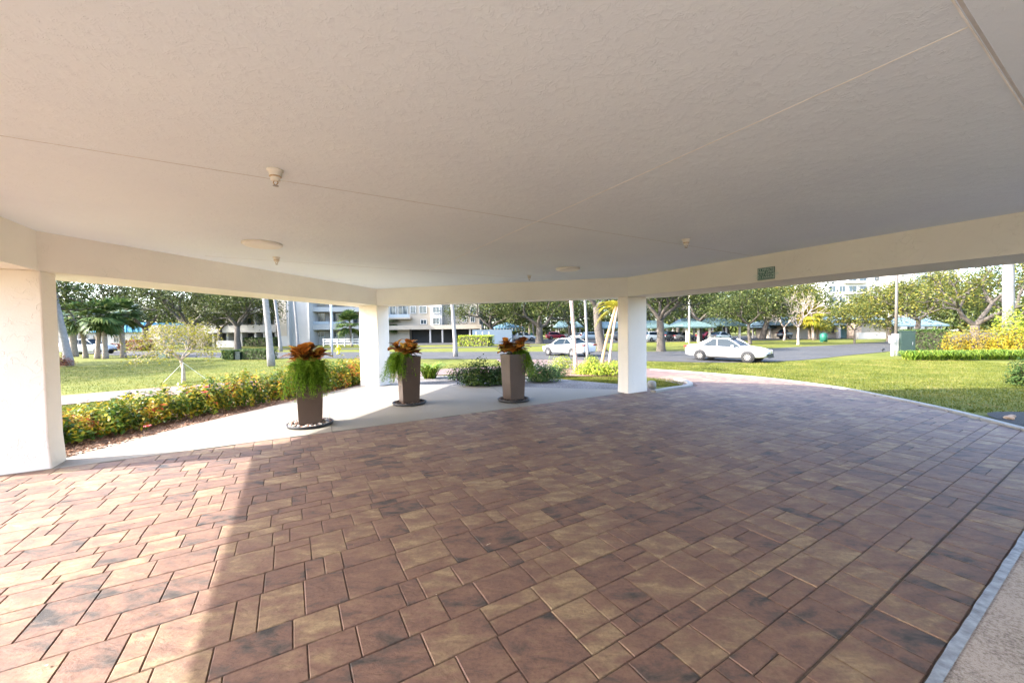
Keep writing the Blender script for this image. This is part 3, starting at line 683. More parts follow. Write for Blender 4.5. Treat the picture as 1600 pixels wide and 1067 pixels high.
shrub('leafy_shrub', G2(846, 596), .66, .5, .62, 2400, .08, leafmat('mid_green_shrub', [(0, (.03, .07, .015)), (.6, (.07, .13, .03)), (1, (.2, .24, .09))], .2, .4), 'mid green shrub with pale flecks beside the far planter', seed=44)
shrub('leafy_shrub', G2(870, 589), .5, .42, .52, 900, .07, MATS['mid_green_shrub'], 'smaller mid green shrub next to the yellow bushes', seed=45)
for k, (px, py, w, hh, lb) in enumerate(((880, 576, .8, .62, 'lime yellow shrub at the foot of the pink-barked palm'), (915, 585, .55, .42, 'lime shrub between the two nearer palm trunks'), (937, 586, .55, .45, 'lime shrub beneath the leaning palms'), (960, 586, .55, .5, 'lime shrub against the slim grey column'), (925, 572, .5, .55, 'lime shrub behind the grey palm trunk'))):
    shrub('lime_shrub', G2(px, py), w, .5, hh, 900, .085, lime_m, lb, group='lime shrubs under the palms', seed=50 + k)
# liriope border, gold shrubs, clipped hedges on the right lawn
for k in range(9):
    p = G(1432 + k * 19.5, 561.5 - .15*k)
    strap_clump('liriope_clump', (p.x, p.y, p.z), 240, 1.45, .3, strap_m, 'arching green border grass clump in front of the gold shrubs', 60 + k, .022, .95, 'border grass clumps on the right lawn', 'plant', .25, .1)
for k, (px, D, w, hh, lb) in enumerate(((1497, 27, 1.2, 1.85, 'gold shrub at the end nearest the clipped hedge'), (1530, 26.7, 1.4, 2.05, 'tall gold shrub in the middle of the gold row'), (1565, 26.2, 1.35, 2.0, 'gold shrub below the pale palm trunk'), (1597, 25.6, 1.3, 1.9, 'gold shrub beneath the lime bush'))):
    p = at(px, 540, D); shrub('gold_shrub', (p.x, p.y, zt(p.x, p.y)), w, .7, hh, 1500, .12, gold_m, lb, group='gold shrubs on the right lawn', seed=80 + k)
p = at(1590, 520, 29); shrub('lime_bush', (p.x, p.y, zt(p.x, p.y)), 1.9, 1.4, 3.5, 2600, .19, lime_m, 'large pale lime bush behind the gold shrubs', seed=90)
p = at(1606, 560, 12.6); shrub('dark_bush', (p.x, p.y, zt(p.x, p.y)), .55, .5, .95, 1600, .09, dgreen_m, 'dark clipped bush in shade at the lawn edge', seed=91)
def box_hedge(loc, L_, W_, H_, rz, m, label, seed, size=.1, n=2200, group=None):
    rg = np.random.default_rng(seed); root = empty('clipped_hedge', loc, rz, label, 'hedge', group)
    P = rg.uniform(-1, 1, (n, 3)); ax = rg.choice([0, 1, 2], n, p=[.15, .45, .4]); sg = np.sign(rg.normal(0, 1, n)); sg[ax == 2] = 1
    for k in range(n): P[k, ax[k]] = sg[k] * rg.uniform(.86, 1.06)
    N = np.zeros((n, 3)); N[np.arange(n), ax] = sg
    P = P * np.array([L_/2, W_/2, H_/2]) + np.array([0, 0, H_/2]); P += rg.normal(0, .025, (n, 3))
    V, Fq = leaves(P, N, size, .55, .6, .1, rg=rg); fast_mesh('foliage', V, Fq, m, root)
    MB().box((0, 0, H_*.45), (L_*.9, W_*.85, H_*.9)).build('twigs', core_m, root)
def hedge_px(xa, xb, yb, hpx, W_, m, label, seed, size=.14, n=1800):
    a, b = G(xa, yb), G(xb, yb); c = (a + b) / 2; L_ = (b - a).length; Hh = hpx * c.y / F_PX
    box_hedge((c.x, c.y + W_/2, c.z), L_, W_, Hh, math.atan2(b.y-a.y, b.x-a.x), m, label, seed, size, n)
hedge_px(348, 366, 562, 14, 1.2, box_m, 'short clipped green hedge block left of the gap', 1)
hedge_px(373, 418, 561.5, 15, 1.2, box_m, 'long clipped green hedge block on the left lawn', 2)
hedge_px(719, 768, 541, 16.5, 2, lime_m, 'yellow-green clipped hedge near the striped pavilion', 3, .2)
hedge_px(1421, 1490, 546.5, 31, 1.4, box_m, 'clipped green hedge beside the green utility cabinet', 4, .14, 2600)
hedge_px(195, 224, 548, 16, 1.5, red_m, 'copper red hedge before the low white building', 5, .25, 1200)
hedge_px(160, 190, 546, 8, 1.5, red_m, 'low copper hedge behind the palm trunks', 6, .25, 900)
hedge_px(380, 432, 541, 13, 2, box_m, 'green hedge behind the mulch mound', 7, .3, 1200)
p = G(92, 573); shrub('brown_shrub', tuple(p), .9, .7, .85, 900, .12, red_m, 'small brown shrub beside the big leaning palm', seed=92)

# ------------------------------------------------------------------ trees
def grow(rg, mb, p, d, L_, r_, depth, tips, spread_=.55, n=6):
    q = p + d * L_; mid = p.lerp(q, .5) + Vector(rg.normal(0, L_*.06, 3))
    mb.tube([p, mid, q], [r_, r_*.85, r_*.68], n if depth > 1 else 5, cap=False)
    if depth == 0: tips.append(q); return
    if depth <= 2: tips.append(q)
    k = 3 if depth > 2 else int(rg.integers(2, 4))
    for j in range(k):
        a = 2*math.pi*(j + rg.uniform(-.3, .3))/k; perp = d.orthogonal().normalized(); perp.rotate(Matrix.Rotation(a, 3, d))
        nd_ = (d + perp*spread_*rg.uniform(.7, 1.5) + Vector((0, 0, .08))).normalized()
        grow(rg, mb, q, nd_, L_*rg.uniform(.62, .85), r_*.64, depth-1, tips, spread_, n)
def broad_tree(name, loc, label, m, seed, trunk_h=2.2, r_=.32, reach=2.4, depth=4, lean=(0, 0), leafsize=.3, per=34, cl=.85, spread_=.75, cat='tree', group=None, bm_=None, scale=1):
    rg = np.random.default_rng(seed); mb = MB(); tips = []; root = empty(name, loc, 0, label, cat, group); root.scale = (scale,)*3
    top = Vector((lean[0], lean[1], trunk_h))
    mb.tube([(0, 0, -.15), (lean[0]*.1, lean[1]*.1, .15), tuple(top*.5 + Vector(rg.normal(0, .06, 3))), tuple(top)], [r_*1.5, r_*1.15, r_*.95, r_*.85], 9)
    for j in range(4):
        a = 2*math.pi*(j + rg.uniform(-.25, .25))/4; d = Vector((math.cos(a)*spread_, math.sin(a)*spread_, rg.uniform(.45, 1))).normalized()
        grow(rg, mb, top, d, reach*rg.uniform(.8, 1.1), r_*.55, depth-1, tips, spread_)
    mb.build('trunk', bm_ or bark_m, root, True)
    if per:
        T = np.array([tuple(t) for t in tips]); P = np.repeat(T, per, 0) + rg.normal(0, cl*.5, (len(T)*per, 3)) * np.array([1, 1, .7])
        V, Fq = leaves(P, np.tile([0, 0, 1.], (len(P), 1)), leafsize, .5, .9, .12, rg=rg); fast_mesh('crown', V, Fq, m, root)
    return root
def palm(name, loc, label, seed, h, r_, lean=(0, 0), kind='sabal', crown=1.5, m=None, bm_=None, cat='palm tree', group=None, nf=24, bulge=1.0):
    rg = np.random.default_rng(seed); root = empty(name, loc, 0, label, cat, group); m = m or palm_m
    bm_ = bm_ or (sabal_m if kind == 'sabal' else palmb_m); pts = []; rad = []
    for k in range(13):
        t = k / 12; pts.append((lean[0]*t**1.3, lean[1]*t**1.3, -.1 + (h + .1)*t)); rad.append(r_ * (1.25 - .35*min(t*4, 1)) * (1 + (bulge - 1)*math.sin(math.pi*min(t*1.2, 1))) * (1 + (.06 if k % 2 else -.03)) * (1 if kind != 'sabal' else 1 + .12*t))
    MB().tube(pts, rad, 10).build('trunk', bm_, root, True)
    top = np.array([lean[0], lean[1], h]); V = []; Fc = []
    for f_ in range(nf):
        a = rg.uniform(0, 6.28); el = rg.uniform(-.95, 1.35) if kind == 'sabal' else rg.uniform(-.3, 1.2); d = np.array([math.cos(a)*math.cos(el), math.sin(a)*math.cos(el), math.sin(el)]); s_ = np.array([-math.sin(a), math.cos(a), 0]); up = np.cross(s_, d)
        if kind == 'sabal':
            pet = crown*rg.uniform(.4, .6); c0 = top + d*pet - np.array([0, 0, .12*pet]); k = len(V); V += [tuple(top - s_*.02), tuple(top + s_*.02), tuple(c0 + s_*.02), tuple(c0 - s_*.02)]; Fc.append((k, k+1, k+2, k+3))
            for q in range(15):
                b = -1.35 + 2.7*q/14; e = d*math.cos(b) + s_*math.sin(b); L_ = crown*.72*rg.uniform(.8, 1.1)*(1 - .2*abs(b)); w = np.cross(e, up)*.05*crown
                p1 = c0 + e*L_*.55 + up*.03; p2 = c0 + e*L_ - np.array([0, 0, L_*.28]); k = len(V); V += [tuple(c0), tuple(p1 - w), tuple(p2), tuple(p1 + w)]; Fc.append((k, k+1, k+2, k+3))
        else:
            prev = top; Lr = crown*rg.uniform(.8, 1.1)
            for q in range(14):
                t = (q+1)/14; c = top + d*Lr*t - np.array([0, 0, Lr*.65*t*t]); k = len(V); V += [tuple(prev - s_*.012), tuple(prev + s_*.012), tuple(c + s_*.01), tuple(c - s_*.01)]; Fc.append((k, k+1, k+2, k+3))
                for sg in (-1, 1):
                    for hh in (0, .5):
                        b_ = prev + (c - prev)*hh; l = Lr*.26*math.sin(math.pi*min(.12 + t*.85, 1)); tip = b_ + s_*sg*l*.9 + d*l*.45 - np.array([0, 0, l*.5]); ww = d*.018*Lr*.6; k = len(V); V += [tuple(b_ - ww), tuple(b_ + ww), tuple(tip + ww*.2), tuple(tip - ww*.2)]; Fc.append((k, k+1, k+2, k+3))
                prev = c
    fast_mesh('fronds', np.array(V), np.array(Fc), m, root)
    if kind == 'sabal':                                                 # old leaf bases
        mb = MB()
        for q in range(36):
            a = rg.uniform(0, 6.28); t = rg.uniform(.6, 1); z = h*t; c = (lean[0]*t**1.3 + r_*1.05*math.cos(a), lean[1]*t**1.3 + r_*1.05*math.sin(a), z)
            mb.tube([c, (c[0] + .09*math.cos(a), c[1] + .09*math.sin(a), z + .2)], [.045, .02], 4)
        mb.build('leaf_bases', bark_m, root)['kind'] = 'stuff'
    return root
def lean_to(px0, py0, px1, py1, extra=1.0):
    b = G(px0, py0); t = at(px1, py1, b.y); return b, ((t.x - b.x)*extra, 0), (t.z - b.z)
# big smooth-trunked palms
for k, (x0, y0, x1, y1, r_, hh, lb) in enumerate(((108, 571, 80, 470, .23, 6.5, 'thick grey palm trunk leaning hard beside the big column'), (424, 571, 412, 470, .2, 8.5, 'tall grey palm trunk rising from the lawn past the clipped hedge'), (439, 549, 428, 472, .17, 9, 'slender leaning palm trunk before the white stair tower'), (466, 545, 459, 474, .17, 9, 'grey palm trunk behind the sunlit planter'), (712, 557, 706, 480, .17, 8, 'straight grey palm trunk on the lawn beyond the middle planter'))):
    b, ln_, hz = lean_to(x0, y0, x1, y1); s_ = hh / hz
    palm('royal_palm', tuple(b), lb, 200 + k, hh, r_, (ln_[0]*s_, .2), 'royal', 2.6, nf=13, group='smooth-trunked tall palms')
b = at(1577, 480, 30); palm('royal_palm', (b.x, b.y, zt(b.x, b.y)), 'broad pale palm trunk behind the gold shrubs', 206, 10, .31, (-.25, 0), 'royal', 2.8, nf=13, bulge=1.12, bm_=mat('pale_palm_bark', (.17, .163, .155), .8, .1, 8, .5, 14))
pinkb = mat('pink_palm_bark', (.4, .29, .24), .9, .3, 16, 1, 16)
for k, (x0, y0, x1, y1, r_, hh, kind, mm, bmm, lb) in enumerate(((900, 579, 892, 476, .085, 5.2, 'royal', palm_m, pinkb, 'slim pink-barked palm closest to the far planter'), (918, 559, 914, 476, .1, 6, 'royal', palm_m, palmb_m, 'slim grey palm behind the lime shrubs'), (940, 571, 962, 482, .09, 3.3, 'royal', palmy_m, mat('orange_palm_bark', (.42, .26, .12), .8, .25, 14, .6, 16), 'leaning golden palm with yellow fronds near the slim column'), (952, 568, 966, 480, .075, 4.6, 'royal', palm_m, pinkb, 'thin leaning palm right beside the slim column'))):
    b, ln_, hz = lean_to(x0, y0, x1, y1); s_ = hh / hz
    palm('garden_palm', tuple(b), lb, 220 + k, hh, r_, (ln_[0]*s_, 0), kind, 1.6, mm, bmm, nf=13, group='slim palms in the planted island')
for k, (x0, y0, x1, y1, hh, lb) in enumerate(((375, 540, 364, 492, 6, 'thin leaning white palm stem in the mulch mound'), (388, 540, 388, 480, 5, 'left of two straight thin palms in the mulch mound'), (394, 539, 394, 480, 5, 'right of two straight thin palms in the mulch mound'))):
    b, ln_, hz = lean_to(x0, y0, x1, y1); s_ = hh / hz
    palm('thin_palm', tuple(b), lb, 230 + k, hh, .09, (ln_[0]*s_, 0), 'royal', 1.8, nf=11, bm_=MATS['pale_palm_bark'] , group='thin palms before the apartments')
# cabbage palms
sab = [(116, 557, 505, .42, 'dark thick cabbage palm beside the leaning trunk'), (134, 559, 506, .26, 'second cabbage palm of the left row'), (152, 560, 505, .27, 'cabbage palm mid row with a slight lean'), (165, 560, 503, .29, 'fourth cabbage palm of the left row'), (193, 558, 500, .3, 'lone crooked cabbage palm ending the left row'),
       (550, 541, 508, .22, 'bushy cabbage palm just before the white square column'), (612, 536, 506, .3, 'dark cabbage palm seen past the white square column'), (643, 533, 505, .3, 'left cabbage palm before the cream building'), (657, 532, 503, .28, 'right cabbage palm before the cream building'),
       (815, 529, 492, .3, 'cabbage palm beside the striped pavilion'), (827, 529, 494, .28, 'cabbage palm second from the striped pavilion'), (834, 531, 490, .3, 'cabbage palm against the dark multi-trunk oak'),
       (1265, 530, 500, .3, 'left cabbage palm of the golden clump'), (1271, 531, 494, .3, 'tallest cabbage palm of the golden clump'), (1277, 530, 502, .28, 'right cabbage palm of the golden clump')]
for k, (x0, y0, yc, r_, lb) in enumerate(sab):
    b = G(x0, y0); hz = at(x0, yc, b.y).z - b.z
    palm('cabbage_palm', tuple(b), lb, 240 + k, max(hz, 2) + (.7 if k < 5 else .4), r_*.68, (random.uniform(-.35, .35), random.uniform(-.3, .3)), 'sabal', 1.75 if k < 5 else 2.2, palmy_m if k >= 12 else palm_m, nf=44, group='cabbage palms on the lawns')
# broadleaf trees
oaks = [(372, 545, 54, 'dark oak screening the apartment balconies', oak_m, 3.2, .38, 2.4, 4, 30, (0, 0)), (300, 545, 58, 'wide dark oak over the left lawn', oak_m, 3.4, .5, 3.4, 4, 34, (0, 0)), (228, 545, 70, 'dark oak behind the cabbage palm row', oak_m, 3.4, .5, 3.6, 4, 30, (0, 0)), (130, 545, 62, 'dark oak above the blue-roofed building', oak_m, 3.6, .5, 3.6, 4, 30, (0, 0)), (345, 545, 66, 'dark oak before the apartment balconies', oak_m, 3.0, .4, 2.8, 4, 30, (0, 0)),
        (768, 530, 66, 'grey-green oak left of the striped pavilion', oak_m, 2.6, .4, 2.8, 4, 30, (0, 0)), (795, 529, 78, 'grey-green oak behind the striped pavilion', oak_m, 2.8, .4, 3.4, 4, 30, (0, 0)), (843, 532, 62, 'dark multi-trunk oak by the red car', oak_m, 2.6, .6, 3.0, 4, 32, (0, 0)), (890, 530, 84, 'oak behind the parked red car', oak_m, 3, .45, 3.4, 4, 30, (0, 0)),
        (941, 543, 37, 'huge grey oak trunk behind the slim palms', oak_m, 4.3, .42, 3.0, 4, 32, (-.5, 0)),
        (1033, 543, 36, 'rough dark oak between the slim column and the white sedan', oak_m, 2.9, .36, 2.2, 4, 36, (-.1, 0)), (1093, 530, 62, 'oak growing through the carport row', oak_m, 3.2, .4, 2.8, 4, 32, (0, 0)), (1140, 527, 70, 'oak with a pale leaning trunk behind the white sedan', oak_m, 3.4, .45, 3.0, 4, 30, (-1.4, 0)), (1172, 536, 48, 'thin dark-stemmed tree behind the sedan bonnet', oak_m, 2.4, .2, 1.9, 4, 26, (-.2, 0)), (1190, 526, 66, 'yellowing oak with a leaning trunk', oaky_m, 3.2, .45, 3.0, 4, 36, (1.0, 0)), (1216, 526, 78, 'olive oak behind the yellowing oak', oak_m, 3.4, .4, 3.4, 4, 30, (0, 0)),
        (1060, 527, 86, 'distant oak behind the carports', oak_m, 3.2, .4, 3.4, 4, 28, (0, 0)), (985, 530, 70, 'oak half hidden by the slim column', oak_m, 3, .4, 3.0, 4, 30, (0, 0)),
        (1335, 535, 46, 'thin tree before the clubhouse', oaky_m, 1.6, .1, 1.2, 4, 14, (0, 0)), (1390, 527, 50, 'green tree before the clubhouse end', oaky_m, 2.8, .28, 1.9, 4, 30, (-.2, 0)), (1432, 520, 44, 'green tree past the utility cabinet', oaky_m, 2.6, .25, 2.1, 4, 30, (.2, 0)), (1527, 512, 34, 'gnarled spreading oak behind the gold shrubs', oaky_m, 2.0, .34, 2.6, 4, 26, (-.2, 0)), (1590, 512, 44, 'olive tree behind the broad pale palm', oak_m, 2.6, .3, 2.6, 4, 30, (0, 0))]
for k, (px, py, D, lb, m_, th, r_, reach, dep, per, ln_) in enumerate(oaks):
    b = at(px, py, D); broad_tree('oak_tree', (b.x, D, zt(b.x, D)), lb, m_, 300 + k, th, r_, reach, dep, ln_, .10 + D*.0034, int(per*2.4), .85 + D*.009)
for k, (x, y, lb) in enumerate(((-33, 21, 'broad oak standing left of the leaning palm and shading the lawn'), (-38, 27, 'second broad oak further left on the lawn'))):
    broad_tree('oak_tree', (x, y, zt(x, y)), lb, oak_m, 390 + k, 2.8, .4, 2.4, 4, (0, 0), .3, 40, 1.0)
for k, (px, D, lb) in enumerate(((1247, 45, 'bare pinkish-grey tree with fine branches by the golden palms'), (1225, 60, 'bare grey tree behind the street end'))):
    b = at(px, 538, D); broad_tree('bare_tree', (b.x, D, zt(b.x, D)), lb, oaky_m, 340 + k, 2.0, .13, 1.5, 5, (0, 0), .14, 3, .5, .6, bm_=mat('grey_bark', (.36, .29, .25), .9, .2, 8, .4, 20))
# braced small tree
sb_ = G(287, 596)
st_ = broad_tree('small_braced_tree', tuple(sb_), 'small half-bare tree with sparse yellow leaves held by bracing lines', leafmat('sparse_yellow_leaves', [(0, (.1, .11, .012)), (.5, (.2, .19, .018)), (1, (.32, .27, .03))], .3, .5), 360, .9, .062, .6, 6, (-.08, 0), .085, 3, .26, .85, scale=1.06, bm_=mat('tan_bark', (.34, .27, .19), .9, .2, 14, .5, 30))
wr = mat('white_cord', (.8, .8, .76), .6)
for k, (dx, dy) in enumerate(((-.95, .1), (.75, .35), (.35, -.5))): MB().tube([(0, 0, .8), (dx, dy, zt(sb_.x + dx, sb_.y + dy) - sb_.z - .02)], .007, 5).build('bracing_line', wr, st_)
# ------------------------------------------------------------------ cars
tyre_m = mat('tyre', (.02, .02, .021), .85, .1, 20); rim_m = mat('rim', (.42, .42, .43), .35, .05, 6, metal=.5)
trim_m = mat('black_trim', (.018, .018, .02), .4, .1, 6); lamp_m = mat('lamp_clear', (.55, .58, .62), .12, .08, 9, spec=.8)
red_l = mat('lamp_red', (.2, .01, .01), .25, .1, 8); carglass_m = mat('car_glass', (.01, .02, .03), .35, .2, 1, spec=.03)
plate_m = mat('chrome', (.6, .6, .62), .15, .03, 5, metal=1)
def paint(name, c, metal=0): return mat(name, c, .3, .02, 2, coat=.8, metal=metal)
def car(loc, heading, label, pm, group=None, dims=(4.88, 1.84, 1.445), suv=0.0, name='parked_car', detail=True, nose_open=True):
    L_, W_, H_ = dims; root = empty(name, loc, math.pi/2 - heading, label, 'car', group)          # +x is forward
    hl_ = L_/2; w = W_/2; bel = H_*.655
    # lower body: stations along x -> (x, bottom, shoulder z, centre z, half width)
    S = [(-hl_, .42, .78, .80, .74), (-hl_+.06, .30, .98, 1.0, .86), (-hl_+.35, .24, bel+.09, bel+.13, .95), (-hl_+.95, .22, bel+.05, bel+.10, .99), (-.55, .21, bel+.01, bel+.03, 1.0), (.35, .21, bel-.02, bel+.02, 1.0), (.95, .21, bel-.04, bel+.05, .99), (hl_-.95, .22, bel-.07, bel+.015, .98), (hl_-.42, .24, bel-.16, bel-.07, .92), (hl_-.12, .28, .68, .74, .80), (hl_, .36, .56, .58, .62)]
    V = []; Fc = []
    for (x, zb_, zs, zc_, kw) in S:
        ww = w*kw; half = [(0, zb_), (ww*.86, zb_), (ww*.97, zb_+.09), (ww, (zb_+zs)*.5 + .04), (ww*.985, zs-.08), (ww*.93, zs-.005), (ww*.55, zc_-.01), (0, zc_)]
        ring = half + [(-y, z) for y, z in reversed(half[1:-1])]; V += [(x, y, z) for y, z in ring]
    n = 14
    for i in range(len(S)-1):
        for k in range(n): Fc.append((i*n+k, (i+1)*n+k, (i+1)*n+(k+1) % n, i*n+(k+1) % n))
    Fc += [tuple(range(n)), tuple((len(S)-1)*n + k for k in range(n-1, -1, -1))]
    body = mesh_obj('body', V, Fc, pm, root, True); sd = body.modifiers.new('smooth', 'SUBSURF'); sd.levels = sd.render_levels = 2
    # cabin of glass with painted roof and pillars
    xr0, xr1 = -hl_ + (.78 if not suv else .35), 1.14; xt0, xt1 = -hl_ + (1.62 if not suv else .75), .3
    def sect(x, z, hw): return [(x, -hw, z), (x, hw, z)]
    bw, tw = w*.9, w*.68; zb_ = bel - .03; zr = H_ - .035
    def lerp(a, b, t): return a + (b-a)*t
    yy = lambda z: bw - (z - zb_) * (bw - tw) / (zr - zb_)
    gl = MB(); V = [(xr0, -yy(zb_+.1), zb_+.1), (xr0, yy(zb_+.1), zb_+.1), (xr1, yy(zb_-.03), zb_-.03), (xr1, -yy(zb_-.03), zb_-.03), (xt0, -yy(zr-.03), zr-.03), (xt0, yy(zr-.03), zr-.03), (xt1, yy(zr-.02), zr-.02), (xt1, -yy(zr-.02), zr-.02)]
    gl.add(V, [(0, 1, 5, 4), (1, 2, 6, 5), (2, 3, 7, 6), (3, 0, 4, 7), (4, 5, 6, 7)]).build('windows', carglass_m, root)
    rf = MB(); stn = []
    for t in np.linspace(0, 1, 7):
        x = lerp(xt0 - .12, xt1 + .04, t); z = zr + .035*math.sin(math.pi*(.12 + .76*t)) - .005; hw = tw*lerp(.98, 1.0, t) + .012; stn += [(x, -hw, z - .045), (x, -hw*.86, z), (x, 0, z + .018), (x, hw*.86, z), (x, hw, z - .045)]
    rf.add(stn, [(i*5+k, (i+1)*5+k, (i+1)*5+k+1, i*5+k+1) for i in range(6) for k in range(4)])
    ro = rf.build('roof', pm, root, True)
    if ro.data.polygons[0].normal.z < 0: ro.data.flip_normals()
    for sg in (-1, 1):
        b0 = [(xr1 - .02, sg*(bw+.004), zb_-.02), (xt1 + .06, sg*(tw+.01), zr - .02)]
        MB().tube([b0[0], ((b0[0][0]+b0[1][0])/2 + .02, (b0[0][1]+b0[1][1])/2, (b0[0][2]+b0[1][2])/2 + .03), b0[1]], .035, 6).build('pillar', pm, root, True)
        MB().add([(xr0-.04, sg*(yy(zb_+.07)+.012), zb_+.07), (xr0+.36, sg*(yy(zb_+.03)+.014), zb_+.03), (xt0+.16, sg*(yy(zr-.03)+.012), zr-.03), (xt0-.1, sg*(yy(zr-.02)+.008), zr-.02)], [(0, 1, 2, 3)]).build('rear_pillar', pm, root)
        xm = -.3; MB().add([(xm-.035, sg*(bw+.006), zb_+.01), (xm+.035, sg*(bw+.006), zb_+.01), (xm-.03, sg*(tw+.012), zr-.03), (xm-.09, sg*(tw+.012), zr-.03)], [(0, 1, 2, 3)]).build('centre_pillar', trim_m, root)
        # mirror, door handles, door seams
        MB().lathe([(.01, -.11), (.055, -.1), (.07, -.02), (.06, .06), (.01, .09)], (.68, sg*(w+.1), bel+.04), 8, 'y').build('mirror', pm, root, True)
        if detail:
            for xh in (.05, -.95): MB().box((xh, sg*(w+.004), bel-.12), (.2, .02, .03)).build('door_handle', pm, root)
            for xs_ in (.78, -.38, -1.32): MB().box((xs_, sg*(w*.995), bel*.68), (.008, .012, bel*.52)).build('door_seam', trim_m, root)
            MB().box((0, sg*(w*.93), .225), (L_*.5, .05, .04)).build('sill_trim', trim_m, root)
        MB().add([(hl_-.62, sg*w*.955, bel-.2), (hl_-.2, sg*w*.83, bel-.245), (hl_-.13, sg*w*.74, bel-.33), (hl_-.5, sg*w*.95, bel-.3)], [(0, 1, 2, 3)] if sg < 0 else [(3, 2, 1, 0)]).build('headlight', lamp_m, root).location = (.025, sg*.022, .012)
        MB().box((-hl_+.1, sg*w*.68, bel-.04), (.2, .42, .13)).build('tail_light', red_l, root)
        for xw in (hl_-.96, -hl_+1.1):
            arch = MB().lathe([(.385, -.03), (.385, .0), (.30, .012), (.30, -.1)] if sg > 0 else [(.385, .03), (.385, .0), (.30, -.012), (.30, .1)], (xw, sg*(w*.985), .345), 24, 'y', False).build('wheel_arch', trim_m, root)
            wh = empty('wheel', (xw, sg*(w-.07), .325)); wh.parent = root
            MB().lathe([(.2, -.1), (.3, -.1), (.325, -.075), (.325, .075), (.3, .1), (.215, .1)], (0, 0, 0), 26, 'y', False).build('tyre', tyre_m, wh, True)
            rm = MB().lathe([(.21, -.06), (.218, sg*.092), (.2, sg*.08), (.19, sg*.05), (.02, sg*.05)], (0, 0, 0), 24, 'y').build('rim', trim_m, wh); rm = MB()
            for q in range(10):
                a = q*math.pi/5; c, s_ = math.cos(a), math.sin(a)
                rm.add([(c*.03 - s_*.02, sg*.085, s_*.03 + c*.02), (c*.03 + s_*.02, sg*.085, s_*.03 - c*.02), (c*.212 + s_*.024, sg*.094, s_*.212 - c*.024), (c*.212 - s_*.024, sg*.094, s_*.212 + c*.024)], [(0, 1, 2, 3), (3, 2, 1, 0)])
            rm.build('spokes', rim_m, wh)
    if nose_open:
        g_ = MB().add([(hl_-.06, -w*.62, .52), (hl_-.06, w*.62, .52), (hl_-.02, w*.55, .27), (hl_-.02, -w*.55, .27)], [(0, 1, 2, 3), (3, 2, 1, 0)]); gg = g_.build('grille', trim_m, root); gg.location.x = .05
        MB().box((hl_+.02, 0, .62), (.03, w*1.0, .035)).build('grille_bar', trim_m, root); MB().box((hl_+.03, 0, .60), (.02, .2, .1)).build('emblem', plate_m, root)
    MB().box((-hl_-.01, 0, .72), (.02, .5, .13)).build('number_plate', white_m, root)
    return root
white_p = paint('white_car_paint', (.5, .5, .5)); silver_p = paint('silver_car_paint', (.42, .45, .48), .5); red_p = paint('red_car_paint', (.33, .012, .03)); dark_p = paint('dark_car_paint', (.03, .033, .04)); blue_p = paint('slate_car_paint', (.12, .16, .2), .3); grey_p = paint('grey_car_paint', (.2, .2, .21), .3)
def on_ground(px, D): b = at(px, 540, D); return (b.x, D, zt(b.x, D))
car((13.95, 24.7, zt(13.95, 24.7) - .005), R(140), 'white sedan on the street beyond the big lawn', white_p, name='white_sedan')
car(on_ground(887, 31.5), R(-40), 'white fastback sedan parked behind the slim palms', white_p, name='white_sedan', dims=(4.7, 1.85, 1.44), nose_open=False)
far_cars = [(868, 88, 80, red_p, 'red hatchback parked by the multi-trunk oak', .8), (905, 78, -60, silver_p, 'silver car parked behind the slim palms', 0), (925, 74, 90, blue_p, 'slate grey pickup-height car beside the huge oak trunk', .8), (895, 92, 90, white_p, 'white car parked behind the red hatchback', 0), (796, 84, 90, silver_p, 'silver car parked next to the striped pavilion', 0), (820, 80, 80, white_p, 'white car parked behind the cabbage palms', .8),
            (1019, 62, 60, white_p, 'white car parked under the teal carport by the rough oak', .8), (1048, 64, 60, dark_p, 'black car parked under the teal carport', .8), (1068, 64, 75, grey_p, 'grey car parked beside the carport post', 0), (1107, 66, 80, red_p, 'maroon car deep under the carport', 0), (1125, 62, 62, silver_p, 'silver car nosing out behind the white sedan', 0), (1236, 68, 80, dark_p, 'black car under the blue carport', .8), (1252, 70, 80, white_p, 'white car beside the bare tree', 0), (975, 72, 90, dark_p, 'black car half hidden by the slim column', .8)]
for px, D, hd, pm, lb, sv in far_cars:
    car(on_ground(px, D), R(hd), lb, pm, 'cars in the far parking lot', (4.6, 1.84, 1.66 if sv else 1.46), sv, detail=False)
p = G(92, 556); car((p.x - 1.2, p.y + 4, p.z), R(80), 'white pickup-sized car behind the leaning palm', white_p, dims=(5.2, 1.95, 1.8), suv=.8, detail=False)

